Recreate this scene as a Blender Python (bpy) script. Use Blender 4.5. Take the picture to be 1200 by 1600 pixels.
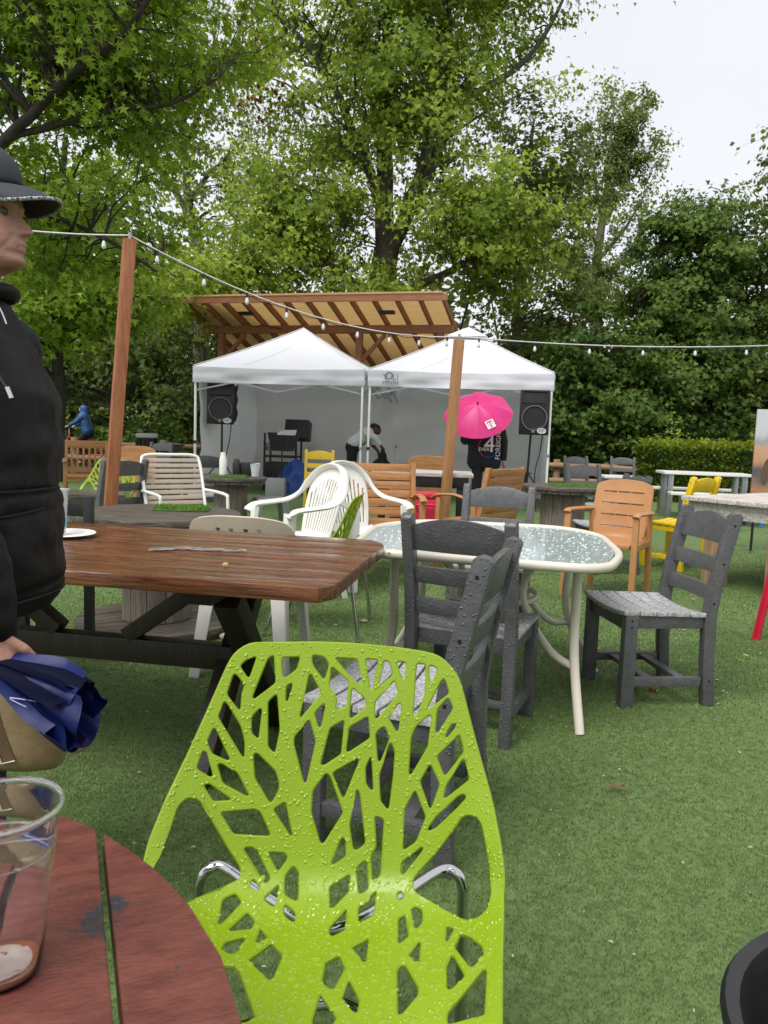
import bpy, bmesh, math, random
import numpy as np
from mathutils import Vector, Matrix, noise
from mathutils.geometry import delaunay_2d_cdt

# ------------------------------------------------------------------ camera, sky, sun, exposure
scene = bpy.context.scene
for o in list(bpy.data.objects): bpy.data.objects.remove(o)
COL = scene.collection
R = math.radians
PITCH, ROLL = R(5.95), R(2.0)
cd = bpy.data.cameras.new('camera'); cam = bpy.data.objects.new('camera', cd); COL.objects.link(cam)
cd.sensor_fit = 'VERTICAL'; cd.sensor_height = 36; cd.lens = 27.0
cd.clip_start = 0.05; cd.clip_end = 600
fw = Vector((0, math.cos(PITCH), -math.sin(PITCH))); rt = Vector((1, 0, 0)); up = Vector((0, math.sin(PITCH), math.cos(PITCH)))
cr = rt*math.cos(ROLL)+up*math.sin(ROLL); cu = -rt*math.sin(ROLL)+up*math.cos(ROLL)
cam.matrix_world = Matrix(((cr.x, cu.x, -fw.x, 0), (cr.y, cu.y, -fw.y, 0), (cr.z, cu.z, -fw.z, 1.2), (0, 0, 0, 1)))
cd.dof.use_dof = True; cd.dof.focus_distance = 2.6; cd.dof.aperture_fstop = 14.0
scene.camera = cam
world = bpy.data.worlds.new('World'); scene.world = world; world.use_nodes = True
nt = world.node_tree; nt.nodes.clear()
def wn(t, **k):
    n = nt.nodes.new(t)
    for a, b in k.items(): setattr(n, a, b)
    return n
wo = wn('ShaderNodeOutputWorld'); mx = wn('ShaderNodeMixShader'); b1 = wn('ShaderNodeBackground'); b2 = wn('ShaderNodeBackground')
sk = wn('ShaderNodeTexSky', sky_type='NISHITA', sun_disc=False, sun_elevation=R(58), sun_rotation=R(215)); sk.dust_density = 3
b1.inputs[1].default_value = 0.1
tc = wn('ShaderNodeTexCoord'); mp = wn('ShaderNodeMapping'); mp.inputs[3].default_value = (1, 1, 2.2)
nz = wn('ShaderNodeTexNoise'); nz.inputs['Scale'].default_value = 1.6; nz.inputs['Detail'].default_value = 5
rp = wn('ShaderNodeValToRGB'); e = rp.color_ramp.elements
e[0].position = .3; e[0].color = (.39, .396, .42, 1); e[1].position = .72; e[1].color = (.445, .445, .465, 1)
b2.inputs[1].default_value = 1.0; mx.inputs[0].default_value = .94
L = nt.links
L.new(sk.outputs[0], b1.inputs[0]); L.new(tc.outputs['Generated'], mp.inputs[0]); L.new(mp.outputs[0], nz.inputs['Vector'])
L.new(nz.outputs[0], rp.inputs[0]); L.new(rp.outputs[0], b2.inputs[0])
L.new(b1.outputs[0], mx.inputs[1]); L.new(b2.outputs[0], mx.inputs[2]); L.new(mx.outputs[0], wo.inputs[0])
sd = bpy.data.lights.new('sun', 'SUN'); sd.energy = 1.5; sd.angle = R(35); sd.color = (1, .97, .93)
sun = bpy.data.objects.new('sun', sd); COL.objects.link(sun); sun.rotation_euler = (R(32), 0, R(-35)); sun.location = (0, 0, 30)
vs = scene.view_settings; vs.view_transform = 'Standard'; vs.look = 'None'; vs.exposure = 1.15; vs.gamma = 1; vs.use_curve_mapping = False
cy = scene.cycles; cy.use_denoising = True; cy.max_bounces = 10; cy.transparent_max_bounces = 12; cy.caustics_reflective = False
cy.sample_clamp_indirect = 6

# ------------------------------------------------------------------ materials
def mat(name, c, rough=.6, c2=None, scale=8., stretch=(1, 1, 1), bump=0., bscale=60., spec=.5, metal=0., coat=0., wet=0., trans=0.,
        thr=(.35, .65), detail=6., translucent=0., stain_or_sheen=None, rough2=None, drops=0.):
    m = bpy.data.materials.new(name); m.use_nodes = True; t = m.node_tree; p = t.nodes['Principled BSDF']; K = t.links.new
    def N(ty, **k):
        n = t.nodes.new(ty)
        for a, b in k.items(): setattr(n, a, b)
        return n
    p.inputs['Base Color'].default_value = (*c, 1); p.inputs['Roughness'].default_value = rough; p.inputs['Metallic'].default_value = metal
    p.inputs['Specular IOR Level'].default_value = spec; p.inputs['Coat Weight'].default_value = coat; p.inputs['Coat Roughness'].default_value = .08
    p.inputs['Transmission Weight'].default_value = trans
    co = N('ShaderNodeTexCoord'); ma = N('ShaderNodeMapping'); ma.inputs[3].default_value = stretch; K(co.outputs['Object'], ma.inputs[0])
    oi = N('ShaderNodeObjectInfo'); ad = N('ShaderNodeVectorMath', operation='ADD'); ml = N('ShaderNodeMath', operation='MULTIPLY'); ml.inputs[1].default_value = 37
    K(oi.outputs['Random'], ml.inputs[0]); K(ma.outputs[0], ad.inputs[0]); K(ml.outputs[0], ad.inputs[1])
    vec = ad.outputs[0]
    if c2 is not None:
        n = N('ShaderNodeTexNoise'); n.inputs['Scale'].default_value = scale; n.inputs['Detail'].default_value = detail; n.inputs['Roughness'].default_value = .65
        K(vec, n.inputs['Vector']); r = N('ShaderNodeValToRGB'); e = r.color_ramp.elements
        e[0].position, e[1].position = thr; e[0].color = (*c, 1); e[1].color = (*c2, 1)
        K(n.outputs[0], r.inputs[0]); out = r.outputs[0]
        if stain_or_sheen:
            n3 = N('ShaderNodeTexNoise'); n3.inputs['Scale'].default_value = stain_or_sheen[1]; n3.inputs['Detail'].default_value = 8; n3.inputs['Roughness'].default_value = .7
            K(ad.outputs[0] if len(stain_or_sheen) < 4 else co.outputs['Object'], n3.inputs['Vector']); r3 = N('ShaderNodeValToRGB'); r3.color_ramp.elements[0].position = stain_or_sheen[2]; r3.color_ramp.elements[1].position = stain_or_sheen[2]+.02
            K(n3.outputs[0], r3.inputs[0]); mm = N('ShaderNodeMix', data_type='RGBA'); K(r3.outputs[0], mm.inputs[0]); K(out, mm.inputs[6]); mm.inputs[7].default_value = (*stain_or_sheen[0], 1); out = mm.outputs[2]
        K(out, p.inputs['Base Color'])
    if rough2 is not None:
        n = N('ShaderNodeTexNoise'); n.inputs['Scale'].default_value = scale*.6; n.inputs['Detail'].default_value = 5; K(vec, n.inputs['Vector'])
        r = N('ShaderNodeMapRange'); r.inputs[1].default_value = .38; r.inputs[2].default_value = .62; r.inputs[3].default_value = rough; r.inputs[4].default_value = rough2
        K(n.outputs[0], r.inputs[0]); K(r.outputs[0], p.inputs['Roughness'])
    hb = None
    if bump:
        n2 = N('ShaderNodeTexNoise'); n2.inputs['Scale'].default_value = bscale; n2.inputs['Detail'].default_value = 6; K(vec, n2.inputs['Vector'])
        bp = N('ShaderNodeBump'); bp.inputs['Strength'].default_value = bump; bp.inputs['Distance'].default_value = .01; K(n2.outputs[0], bp.inputs['Height']); hb = bp
    if drops:
        v = N('ShaderNodeTexVoronoi'); v.inputs['Scale'].default_value = drops; K(co.outputs['Object'], v.inputs['Vector'])
        mr = N('ShaderNodeMapRange'); mr.inputs[1].default_value = .28; mr.inputs[2].default_value = .12; mr.inputs[3].default_value = 0; mr.inputs[4].default_value = 1
        K(v.outputs['Distance'], mr.inputs[0]); b3 = N('ShaderNodeBump'); b3.inputs['Strength'].default_value = .7; b3.inputs['Distance'].default_value = .004; K(mr.outputs[0], b3.inputs['Height'])
        if hb: K(hb.outputs[0], b3.inputs['Normal'])
        hb = b3
    if hb: K(hb.outputs[0], p.inputs['Normal'])
    if translucent:
        tr = N('ShaderNodeBsdfTranslucent'); ms = N('ShaderNodeMixShader'); ms.inputs[0].default_value = translucent
        if c2 is not None: K(out, tr.inputs[0])
        else: tr.inputs[0].default_value = (*c, 1)
        o = t.nodes['Material Output']; K(p.outputs[0], ms.inputs[1]); K(tr.outputs[0], ms.inputs[2]); K(ms.outputs[0], o.inputs[0])
    return m
def leafmat(name, dark, light, trl=.35, rough=.45):
    m = bpy.data.materials.new(name); m.use_nodes = True; t = m.node_tree; p = t.nodes['Principled BSDF']; K = t.links.new
    a = t.nodes.new('ShaderNodeAttribute'); a.attribute_name = 'tint'; r = t.nodes.new('ShaderNodeValToRGB'); e = r.color_ramp.elements
    e[0].color = (*dark, 1); e[1].color = (*light, 1); K(a.outputs['Fac'], r.inputs[0]); K(r.outputs[0], p.inputs['Base Color'])
    p.inputs['Roughness'].default_value = rough+.1; p.inputs['Specular IOR Level'].default_value = .15
    tr = t.nodes.new('ShaderNodeBsdfTranslucent'); ms = t.nodes.new('ShaderNodeMixShader'); ms.inputs[0].default_value = trl
    g = t.nodes.new('ShaderNodeMix'); g.data_type = 'RGBA'; g.blend_type = 'MULTIPLY'; g.inputs[0].default_value = 1; g.inputs[7].default_value = (1.18, 1.15, .72, 1)
    K(r.outputs[0], g.inputs[6]); K(g.outputs[2], tr.inputs[0]); K(p.outputs[0], ms.inputs[1]); K(tr.outputs[0], ms.inputs[2]); K(ms.outputs[0], t.nodes['Material Output'].inputs[0])
    return m
GX = (1.2, 14, 14); GY = (14, 1.2, 14); GZ = (14, 14, 1.2)
M = {}
M['turf'] = mat('turf', (.07, .125, .027), .75, (.15, .225, .07), 38, bump=.6, bscale=420, stain_or_sheen=((.075, .13, .03), .9, .56))
M['earth'] = mat('earth', (.055, .05, .028), .9, (.05, .075, .025), 1.5, bump=.8, bscale=9)
M['blade'] = leafmat('blade', (.06, .125, .024), (.33, .43, .17), .25, .5)
M['matgrass'] = leafmat('mat_grass', (.06, .16, .02), (.16, .33, .04), .25, .5)
M['lime'] = mat('lime_plastic', (.205, .315, .006), .30, (.235, .355, .008), 3, bump=.05, bscale=160)
M['water'] = mat('water_drop', (.23, .345, .008), .08, spec=.7)
M['chrome'] = mat('chrome', (.62, .62, .62), .12, metal=1, bump=.05, bscale=200)
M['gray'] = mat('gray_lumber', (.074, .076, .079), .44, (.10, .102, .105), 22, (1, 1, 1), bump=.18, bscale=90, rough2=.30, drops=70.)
M['grayseat_sheen'] = mat('gray_lumber_wet_sheen', (.30, .30, .31), .16, (.56, .56, .58), 95, bump=.35, bscale=160, thr=(.44, .60), rough2=.4, detail=3)  # wet gray seats: sky reflection put into a paler, speckled base color
M['yellow'] = mat('yellow_lumber', (.72, .50, .012), .42, (.80, .56, .02), 10, bump=.1)
M['blue'] = mat('blue_lumber', (.02, .16, .42), .42, (.03, .2, .5), 10, bump=.1)
M['screw'] = mat('screw', (.02, .02, .02), .5, metal=.5)
M['redpaint'] = mat('red_painted_wood', (.10, .028, .019), .42, (.175, .052, .037), 22, (3, 1, 3), bump=.25, bscale=120, stain_or_sheen=((.035, .036, .042), 7., .60, 1), rough2=.34)
M['picnic'] = mat('wet_picnic_wood', (.035, .013, .007), .07, (.27, .098, .043), 7, (.8, 16, 16), bump=.28, bscale=9, rough2=.30, thr=(.32, .68), stain_or_sheen=((.36, .27, .21), 3.0, .62), coat=.35)  # whitish patches are sky reflections painted into the plank color
M['picnic_edge'] = mat('picnic_edge_wood', (.14, .065, .035), .5, (.27, .15, .09), 4, GX, bump=.5, bscale=8)
M['darkwood'] = mat('dark_stained_wood', (.007, .0055, .0045), .45, (.03, .016, .009), 4, GZ, bump=.3, bscale=10)
M['spooltop'] = mat('spool_wet_wood', (.045, .04, .036), .28, (.15, .125, .10), 4, GX, bump=.6, bscale=8, rough2=.5)
M['spooldrum'] = mat('spool_gray_wood', (.12, .10, .08), .65, (.30, .255, .205), 4, GZ, bump=.6, bscale=8, thr=(.3, .7))
M['cedar'] = mat('cedar_post', (.24, .075, .027), .55, (.40, .155, .062), 3.5, GZ, bump=.4, bscale=6)
M['pine'] = mat('pine_post', (.33, .155, .06), .6, (.42, .22, .095), 3.5, GZ, bump=.4, bscale=6)
M['timber'] = mat('timber', (.24, .14, .07), .6, (.40, .27, .15), 3.5, GZ, bump=.4, bscale=6)
M['teak'] = mat('teak', (.30, .13, .04), .5, (.47, .24, .09), 4, GX, bump=.3, bscale=8)
M['teakz'] = mat('teak_upright', (.30, .13, .04), .5, (.45, .23, .085), 4, GZ, bump=.3, bscale=8)
M['orangeplastic'] = mat('caramel_plastic', (.40, .19, .07), .42, (.46, .23, .09), 6, bump=.08)
M['whiteplastic'] = mat('white_resin', (.72, .71, .66), .35, (.78, .77, .73), 5, bump=.05, stain_or_sheen=((.60, .57, .48), 3.0, .62))
M['beigeplastic'] = mat('beige_resin', (.52, .44, .33), .4, (.58, .51, .40), 5, bump=.05)
M['cream'] = mat('cream_metal', (.62, .57, .47), .4, (.68, .64, .54), 6, bump=.05)
M['whitemetal'] = mat('white_metal', (.78, .78, .76), .35)
M['whitewood'] = mat('whitewashed_wood', (.34, .30, .26), .55, (.66, .63, .59), 4, GX, bump=.4, bscale=8)
M['strap'] = mat('beige_strap', (.40, .33, .26), .55, (.46, .39, .31), 30, bump=.1)
M['tent'] = mat('white_tent_fabric', (.80, .81, .88), .55, (.84, .85, .91), 1.5, bump=.22, bscale=4, translucent=.24)
M['tentwall'] = mat('tent_wall_fabric', (.80, .80, .83), .6, (.84, .84, .87), 1.2, bump=.4, bscale=2.6, translucent=.22)
M['tentmark'] = mat('gray_print', (.16, .16, .17), .6)
M['black'] = mat('black_plastic', (.010, .010, .011), .42, (.016, .016, .017), 20, bump=.08)
M['blackmetal'] = mat('black_metal', (.012, .012, .013), .35, (.02, .02, .02), 20)
M['jacket'] = mat('black_nylon', (.0025, .0025, .0027), .5, (.005, .005, .0055), 9, bump=.2, bscale=14, rough2=.62, spec=.25)
M['trouser'] = mat('dark_trousers', (.012, .012, .014), .8)
M['capcloth'] = mat('navy_cap', (.022, .027, .038), .7, (.03, .035, .046), 40, bump=.1, bscale=300)
M['capedge'] = mat('cap_stitching', (.02, .02, .02), .8, (.55, .56, .58), 260, thr=(.46, .54))
M['skin'] = mat('skin', (.40, .21, .155), .5, (.47, .245, .185), 26, bump=.16, bscale=130, stain_or_sheen=((.36, .14, .11), 30., .62)); M['skin'].node_tree.nodes['Principled BSDF'].inputs['Subsurface Weight'].default_value = .12
M['skin'].node_tree.nodes['Principled BSDF'].inputs['Subsurface Radius'].default_value = (.01, .004, .002)
M['lips'] = mat('lips', (.36, .15, .125), .5); M['shaded_eye'] = mat('shaded_eye_white', (.10, .07, .055), .3); M['iris'] = mat('iris', (.05, .035, .025), .2)  # eyeball color darkened to stand for shade under the cap brim
M['skindark'] = mat('brown_skin', (.11, .045, .026), .5); M['hair'] = mat('black_hair', (.01, .009, .008), .7)
M['silver'] = mat('silver', (.6, .6, .6), .25, metal=1)
M['bluecloth'] = mat('blue_umbrella_nylon', (.002, .006, .062), .42, (.005, .013, .10), 6, bump=.2, bscale=22, spec=.25)
M['navycloth'] = mat('dark_navy_lining', (.002, .003, .016), .7, spec=.1)
M['cord'] = mat('lilac_cord', (.35, .36, .6), .6)
M['tan'] = mat('tan_leather', (.24, .16, .08), .5, (.31, .22, .12), 8, bump=.2, bscale=60)
M['tandark'] = mat('brown_leather', (.10, .065, .035), .5, (.13, .085, .045), 8, bump=.2)
M['cup'] = mat('clear_plastic', (.985, .99, .99), .03, trans=1.0); M['cup'].node_tree.nodes['Principled BSDF'].inputs['IOR'].default_value = 1.3
M['cuprim'] = mat('cup_rim_plastic', (.9, .92, .93), .12, trans=.75)
M['foam'] = mat('beer_foam', (.62, .52, .47), .7, (.45, .36, .32), 60); M['beer'] = mat('beer', (.72, .30, .16), .05, trans=.6)
M['glass'] = mat('wet_table_glass', (.34, .45, .44), .06, (.62, .70, .70), 34, (1, 2.2, 1), bump=.9, bscale=60, rough2=.2, coat=.8, thr=(.42, .60), drops=42.)
M['pink'] = mat('pink_nylon', (.74, .03, .22), .4, (.80, .045, .26), 6, bump=.1, bscale=20, translucent=.25)
M['whiteprint'] = mat('white_print', (.8, .8, .8), .6); M['redprint'] = mat('red_print', (.5, .03, .05), .6); M['blueprint'] = mat('blue_print', (.02, .1, .4), .6)
M['hoodie'] = mat('navy_hoodie', (.010, .013, .028), .85, (.015, .019, .036), 30, bump=.4, bscale=14)
M['blackcloth'] = mat('black_cloth', (.008, .008, .009), .85)
M['shirt'] = mat('white_shirt', (.72, .72, .76), .75, (.78, .78, .82), 8, bump=.4, bscale=12)
M['bluehood'] = mat('blue_rain_jacket', (.015, .07, .20), .6, (.02, .09, .25), 10, bump=.3, bscale=14)
M['redmetal'] = mat('red_metal', (.55, .02, .05), .35, (.6, .03, .07), 8)
M['galv'] = mat('galvanised_steel', (.36, .37, .38), .34, (.48, .49, .50), 6, metal=.85, bump=.06)
M['rafter'] = mat('red_stained_beam', (.22, .085, .04), .6, (.36, .155, .075), 4, GX, bump=.3, bscale=6)
M['roofpanel'] = mat('tan_roof_panel', (.74, .57, .35), .6, (.80, .66, .44), 3, (1, 12, 1), bump=.15, bscale=40, translucent=.75)
M['tarp'] = mat('blue_tarp', (.012, .06, .30), .38, (.02, .09, .38), 5, bump=.5, bscale=9)
M['bark'] = mat('gray_bark', (.055, .045, .036), .85, (.13, .11, .09), 5, (3, 3, .5), bump=.9, bscale=9)
M['darkbark'] = mat('dark_wet_bark', (.018, .014, .011), .8, (.05, .04, .032), 5, (3, 3, .5), bump=.9, bscale=9)
M['palebark'] = mat('pale_bark', (.16, .145, .12), .85, (.30, .28, .25), 5, (2, 2, .8), bump=.7, bscale=8)
M['log'] = mat('log', (.20, .11, .06), .7, (.32, .20, .12), 4, GX, bump=.4, bscale=6)
M['stone'] = mat('pebble', (.30, .24, .18), .6, (.46, .38, .30), 14)
M['leaf_sweetgum'] = leafmat('leaf_sweetgum', (0.09, 0.165, 0.022), (0.41, 0.53, 0.085), .50)
M['leaf_maple'] = leafmat('leaf_maple', (0.115, 0.205, 0.026), (0.42, 0.58, 0.085), .56)
M['leaf_poplar'] = leafmat('leaf_poplar', (0.10, 0.16, 0.04), (0.33, 0.42, 0.13), .5)
M['leaf_dark'] = leafmat('leaf_dark', (0.042, 0.095, 0.018), (0.19, 0.28, 0.06), .42)
M['leaf_olive'] = leafmat('leaf_olive', (0.06, 0.10, 0.025), (0.26, 0.32, 0.09), .48)
M['leaf_wood'] = leafmat('leaf_wood', (0.055, 0.085, 0.022), (0.24, 0.30, 0.08), .42)
M['leaf_hedge'] = leafmat('leaf_hedge', (.04, .075, .01), (.30, .37, .04), .4)
M['leaf_red'] = leafmat('leaf_red', (.10, .02, .015), (.20, .045, .03), .3)
M['leaf_litter'] = mat('dead_leaf', (.16, .055, .03), .7, (.2, .09, .05), 20)
M['paper'] = mat('white_paper', (.78, .76, .70), .7); M['label'] = mat('blue_label', (.05, .42, .52), .5); M['crumb'] = mat('crumb', (.5, .36, .2), .8); M['petal'] = mat('pale_petal', (.42, .40, .26), .8, (.5, .46, .34), 3)
M['wrapper'] = mat('clear_wrapper', (.85, .84, .84), .12, spec=.9, trans=.8); M['badge'] = mat('badge_blue', (.16, .22, .44), .3, (.5, .53, .6), 60); M['bulb'] = mat('bulb_glass', (.72, .74, .74), .1, spec=.9)
M['wirewhite'] = mat('white_wire', (.68, .66, .62), .5); M['equip'] = mat('gray_equipment', (.26, .26, .27), .4, (.34, .34, .35), 40); M['gold'] = mat('badge_gold', (.5, .36, .12), .3, metal=.6)
M['cleardrop'] = mat('clear_drop', (.62, .70, .70), .05, spec=.9)
M['crease'] = mat('mouth_crease', (.16, .06, .05), .6)
M['bag'] = mat('plastic_bag', (.75, .76, .78), .3, translucent=.3)

# ------------------------------------------------------------------ mesh helpers
class B:
    def __init__(s): s.v = []; s.f = []
    def add(s, vs, fs):
        n = len(s.v); s.v += [tuple(p) for p in vs]; s.f += [tuple(i+n for i in f) for f in fs]; return s
    def box(s, c, d, rot=None):
        h = [x/2 for x in d]; vs = [Vector((sx*h[0], sy*h[1], sz*h[2])) for sx in (-1, 1) for sy in (-1, 1) for sz in (-1, 1)]
        if rot is not None:
            if isinstance(rot, (int, float)): rot = Matrix.Rotation(rot, 3, 'Z')
            vs = [rot @ p for p in vs]
        c = Vector(c); return s.add([p+c for p in vs], [(0, 1, 3, 2), (4, 6, 7, 5), (0, 4, 5, 1), (2, 3, 7, 6), (0, 2, 6, 4), (1, 5, 7, 3)])
    def bar(s, p, q, w, h, upv=(0, 0, 1)):
        p = Vector(p); q = Vector(q); d = (q-p).normalized(); a = d.cross(Vector(upv))
        if a.length < 1e-4: a = d.cross(Vector((1, 0, 0)))
        a.normalize(); b = a.cross(d); vs = [e+a*(w/2*i)+b*(h/2*j) for e in (p, q) for i, j in ((-1, -1), (1, -1), (1, 1), (-1, 1))]
        return s.add(vs, [(3, 2, 1, 0), (4, 5, 6, 7), (0, 1, 5, 4), (1, 2, 6, 5), (2, 3, 7, 6), (3, 0, 4, 7)])
    def tube(s, pts, r, n=8, flat=1., upv=(0, 0, 1), cap=True, closed=False):
        P = [Vector(p) for p in pts]; m = len(P); rr = r if isinstance(r, (list, tuple)) else [r]*m; vs = []; U = Vector(upv); pa = None
        for i in range(m):
            if closed: d = P[(i+1) % m]-P[i-1]
            else: d = P[min(i+1, m-1)]-P[max(i-1, 0)]
            d.normalize(); a = d.cross(U)
            if a.length < .15: a = pa - d*pa.dot(d) if pa is not None else d.orthogonal()
            a.normalize()
            if pa is not None and a.dot(pa) < 0: a = -a
            pa = a; b = a.cross(d)
            for k in range(n):
                t = 2*math.pi*k/n; vs.append(P[i]+a*(math.cos(t)*rr[i])+b*(math.sin(t)*rr[i]*flat))
        fs = [(i*n+k, i*n+(k+1) % n, (i+1)*n+(k+1) % n, (i+1)*n+k) for i in range(m-1) for k in range(n)]
        if closed: fs += [((m-1)*n+k, (m-1)*n+(k+1) % n, (k+1) % n, k) for k in range(n)]
        elif cap: fs += [tuple(range(n-1, -1, -1)), tuple((m-1)*n+k for k in range(n))]
        return s.add(vs, fs)
    def lathe(s, prof, n=24, c=(0, 0, 0), M3=None, closed=False):
        vs = []; c = Vector(c)
        for r, z in prof:
            for k in range(n):
                t = 2*math.pi*k/n; p = Vector((r*math.cos(t), r*math.sin(t), z)); vs.append((M3 @ p if M3 else p)+c)
        m = len(prof); fs = [(i*n+k, i*n+(k+1) % n, (i+1)*n+(k+1) % n, (i+1)*n+k) for i in range(m-1) for k in range(n)]
        if closed: fs += [((m-1)*n+k, (m-1)*n+(k+1) % n, (k+1) % n, k) for k in range(n)]
        else:
            if prof[0][0] > 1e-5: fs.append(tuple(range(n-1, -1, -1)))
            if prof[-1][0] > 1e-5: fs.append(tuple((m-1)*n+k for k in range(n)))
        return s.add(vs, fs)
    def prism(s, poly, t0, t1, fn):          # fn(a, b, t) -> 3-D point
        n = len(poly); vs = [fn(a, b, t) for t in (t0, t1) for a, b in poly]
        return s.add(vs, [tuple(range(n-1, -1, -1)), tuple(range(n, 2*n))]+[(i, (i+1) % n, n+(i+1) % n, n+i) for i in range(n)])
    def grid(s, fn, nu, nv, wrap=False):
        vs = [fn(i/nu, j/nv) for j in range(nv+1) for i in range(nu if wrap else nu+1)]; w = nu if wrap else nu+1
        return s.add(vs, [(j*w+i, j*w+(i+1) % w, (j+1)*w+(i+1) % w, (j+1)*w+i) for j in range(nv) for i in range(nu)])
    def ball(s, c, r, n=8, m=6, sc=(1, 1, 1)):
        c = Vector(c); vs = [c+Vector((0, 0, -r*sc[2]))]
        for j in range(1, m):
            t = math.pi*j/m
            for k in range(n): a = 2*math.pi*k/n; vs.append(c+Vector((r*sc[0]*math.sin(t)*math.cos(a), r*sc[1]*math.sin(t)*math.sin(a), -r*sc[2]*math.cos(t))))
        vs.append(c+Vector((0, 0, r*sc[2]))); e = len(vs)-1
        fs = [(0, 1+(k+1) % n, 1+k) for k in range(n)]+[(1+j*n+k, 1+j*n+(k+1) % n, 1+(j+1)*n+(k+1) % n, 1+(j+1)*n+k) for j in range(m-2) for k in range(n)]+[(1+(m-2)*n+k, 1+(m-2)*n+(k+1) % n, e) for k in range(n)]
        return s.add(vs, fs)
    def cap(s, p, q, r0, r1, n=10):          # tapered capsule
        p = Vector(p); q = Vector(q); d = q-p; pts = [p+d*t for t in (0, .25, .5, .75, 1)]
        s.tube(pts, [r0+(r1-r0)*t for t in (0, .25, .5, .75, 1)], n); s.ball(p, r0, n, 6); s.ball(q, r1, n, 6); return s
    def obj(s, name, m, parent=None, bevel=0., smooth=None, seg=2):
        me = bpy.data.meshes.new(name); me.from_pydata(s.v, [], s.f)
        bm = bmesh.new(); bm.from_mesh(me); bmesh.ops.recalc_face_normals(bm, faces=bm.faces)
        if bevel:
            ed = [e for e in bm.edges if len(e.link_faces) == 2 and e.calc_face_angle(0) > .5]
            bmesh.ops.bevel(bm, geom=ed, offset=bevel, segments=seg, profile=.6, affect='EDGES', clamp_overlap=True)
        bm.to_mesh(me); bm.free()
        if smooth or bevel:
            me.shade_smooth(); me.set_sharp_from_angle(angle=R(smooth or 40))
        me.materials.append(M[m] if isinstance(m, str) else m)
        o = bpy.data.objects.new(name, me); COL.objects.link(o)
        if parent is not None: o.parent = parent
        return o
def tag(o, label=None, cat=None, group=None, kind=None):
    for k, x in (('label', label), ('category', cat), ('group', group), ('kind', kind)):
        if x: o[k] = x
    return o
def thing(name, label, cat, loc=(0, 0, 0), rz=0., group=None):
    o = bpy.data.objects.new(name, None); COL.objects.link(o); o.location = loc; o.rotation_euler = (0, 0, rz); o.empty_display_size = .1
    return tag(o, label, cat, group)
def copy_tree(src, loc, rz, label, group=None, skip=()):
    def rec(o, par):
        c = o.copy(); COL.objects.link(c); c.parent = par
        for ch in o.children:
            if ch.name.split('.')[0] not in skip: rec(ch, c)
        return c
    r = rec(src, None); r.location = loc; r.rotation_euler = (0, 0, rz); r['label'] = label
    if group: r['group'] = group
    return r
def spline(pts, n=6, closed=False):
    P = [Vector(p) for p in pts]; m = len(P); out = []
    for i in range(m if closed else m-1):
        if closed: a, b, c, d = P[i-1], P[i], P[(i+1) % m], P[(i+2) % m]
        else: a, b, c, d = P[max(i-1, 0)], P[i], P[i+1], P[min(i+2, m-1)]
        for k in range(n):
            t = k/n; out.append(.5*((2*b)+(c-a)*t+(2*a-5*b+4*c-d)*t*t+(3*b-a-3*c+d)*t**3))
    if not closed: out.append(P[-1])
    return out
def rounded(poly, r, n=3):                    # round the corners of a 2-D polygon
    P = [Vector(p) for p in poly]; out = []; m = len(P)
    for i in range(m):
        a, b, c = P[i-1], P[i], P[(i+1) % m]; d0 = min(r, (a-b).length*.45); d1 = min(r, (c-b).length*.45)
        if (a-b).length < 1e-6 or (c-b).length < 1e-6: continue
        s = b+(a-b).normalized()*d0; e = b+(c-b).normalized()*d1
        for k in range(n+1): t = k/n; out.append(s*(1-t)**2+b*2*t*(1-t)+e*t*t)
    return out
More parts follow.
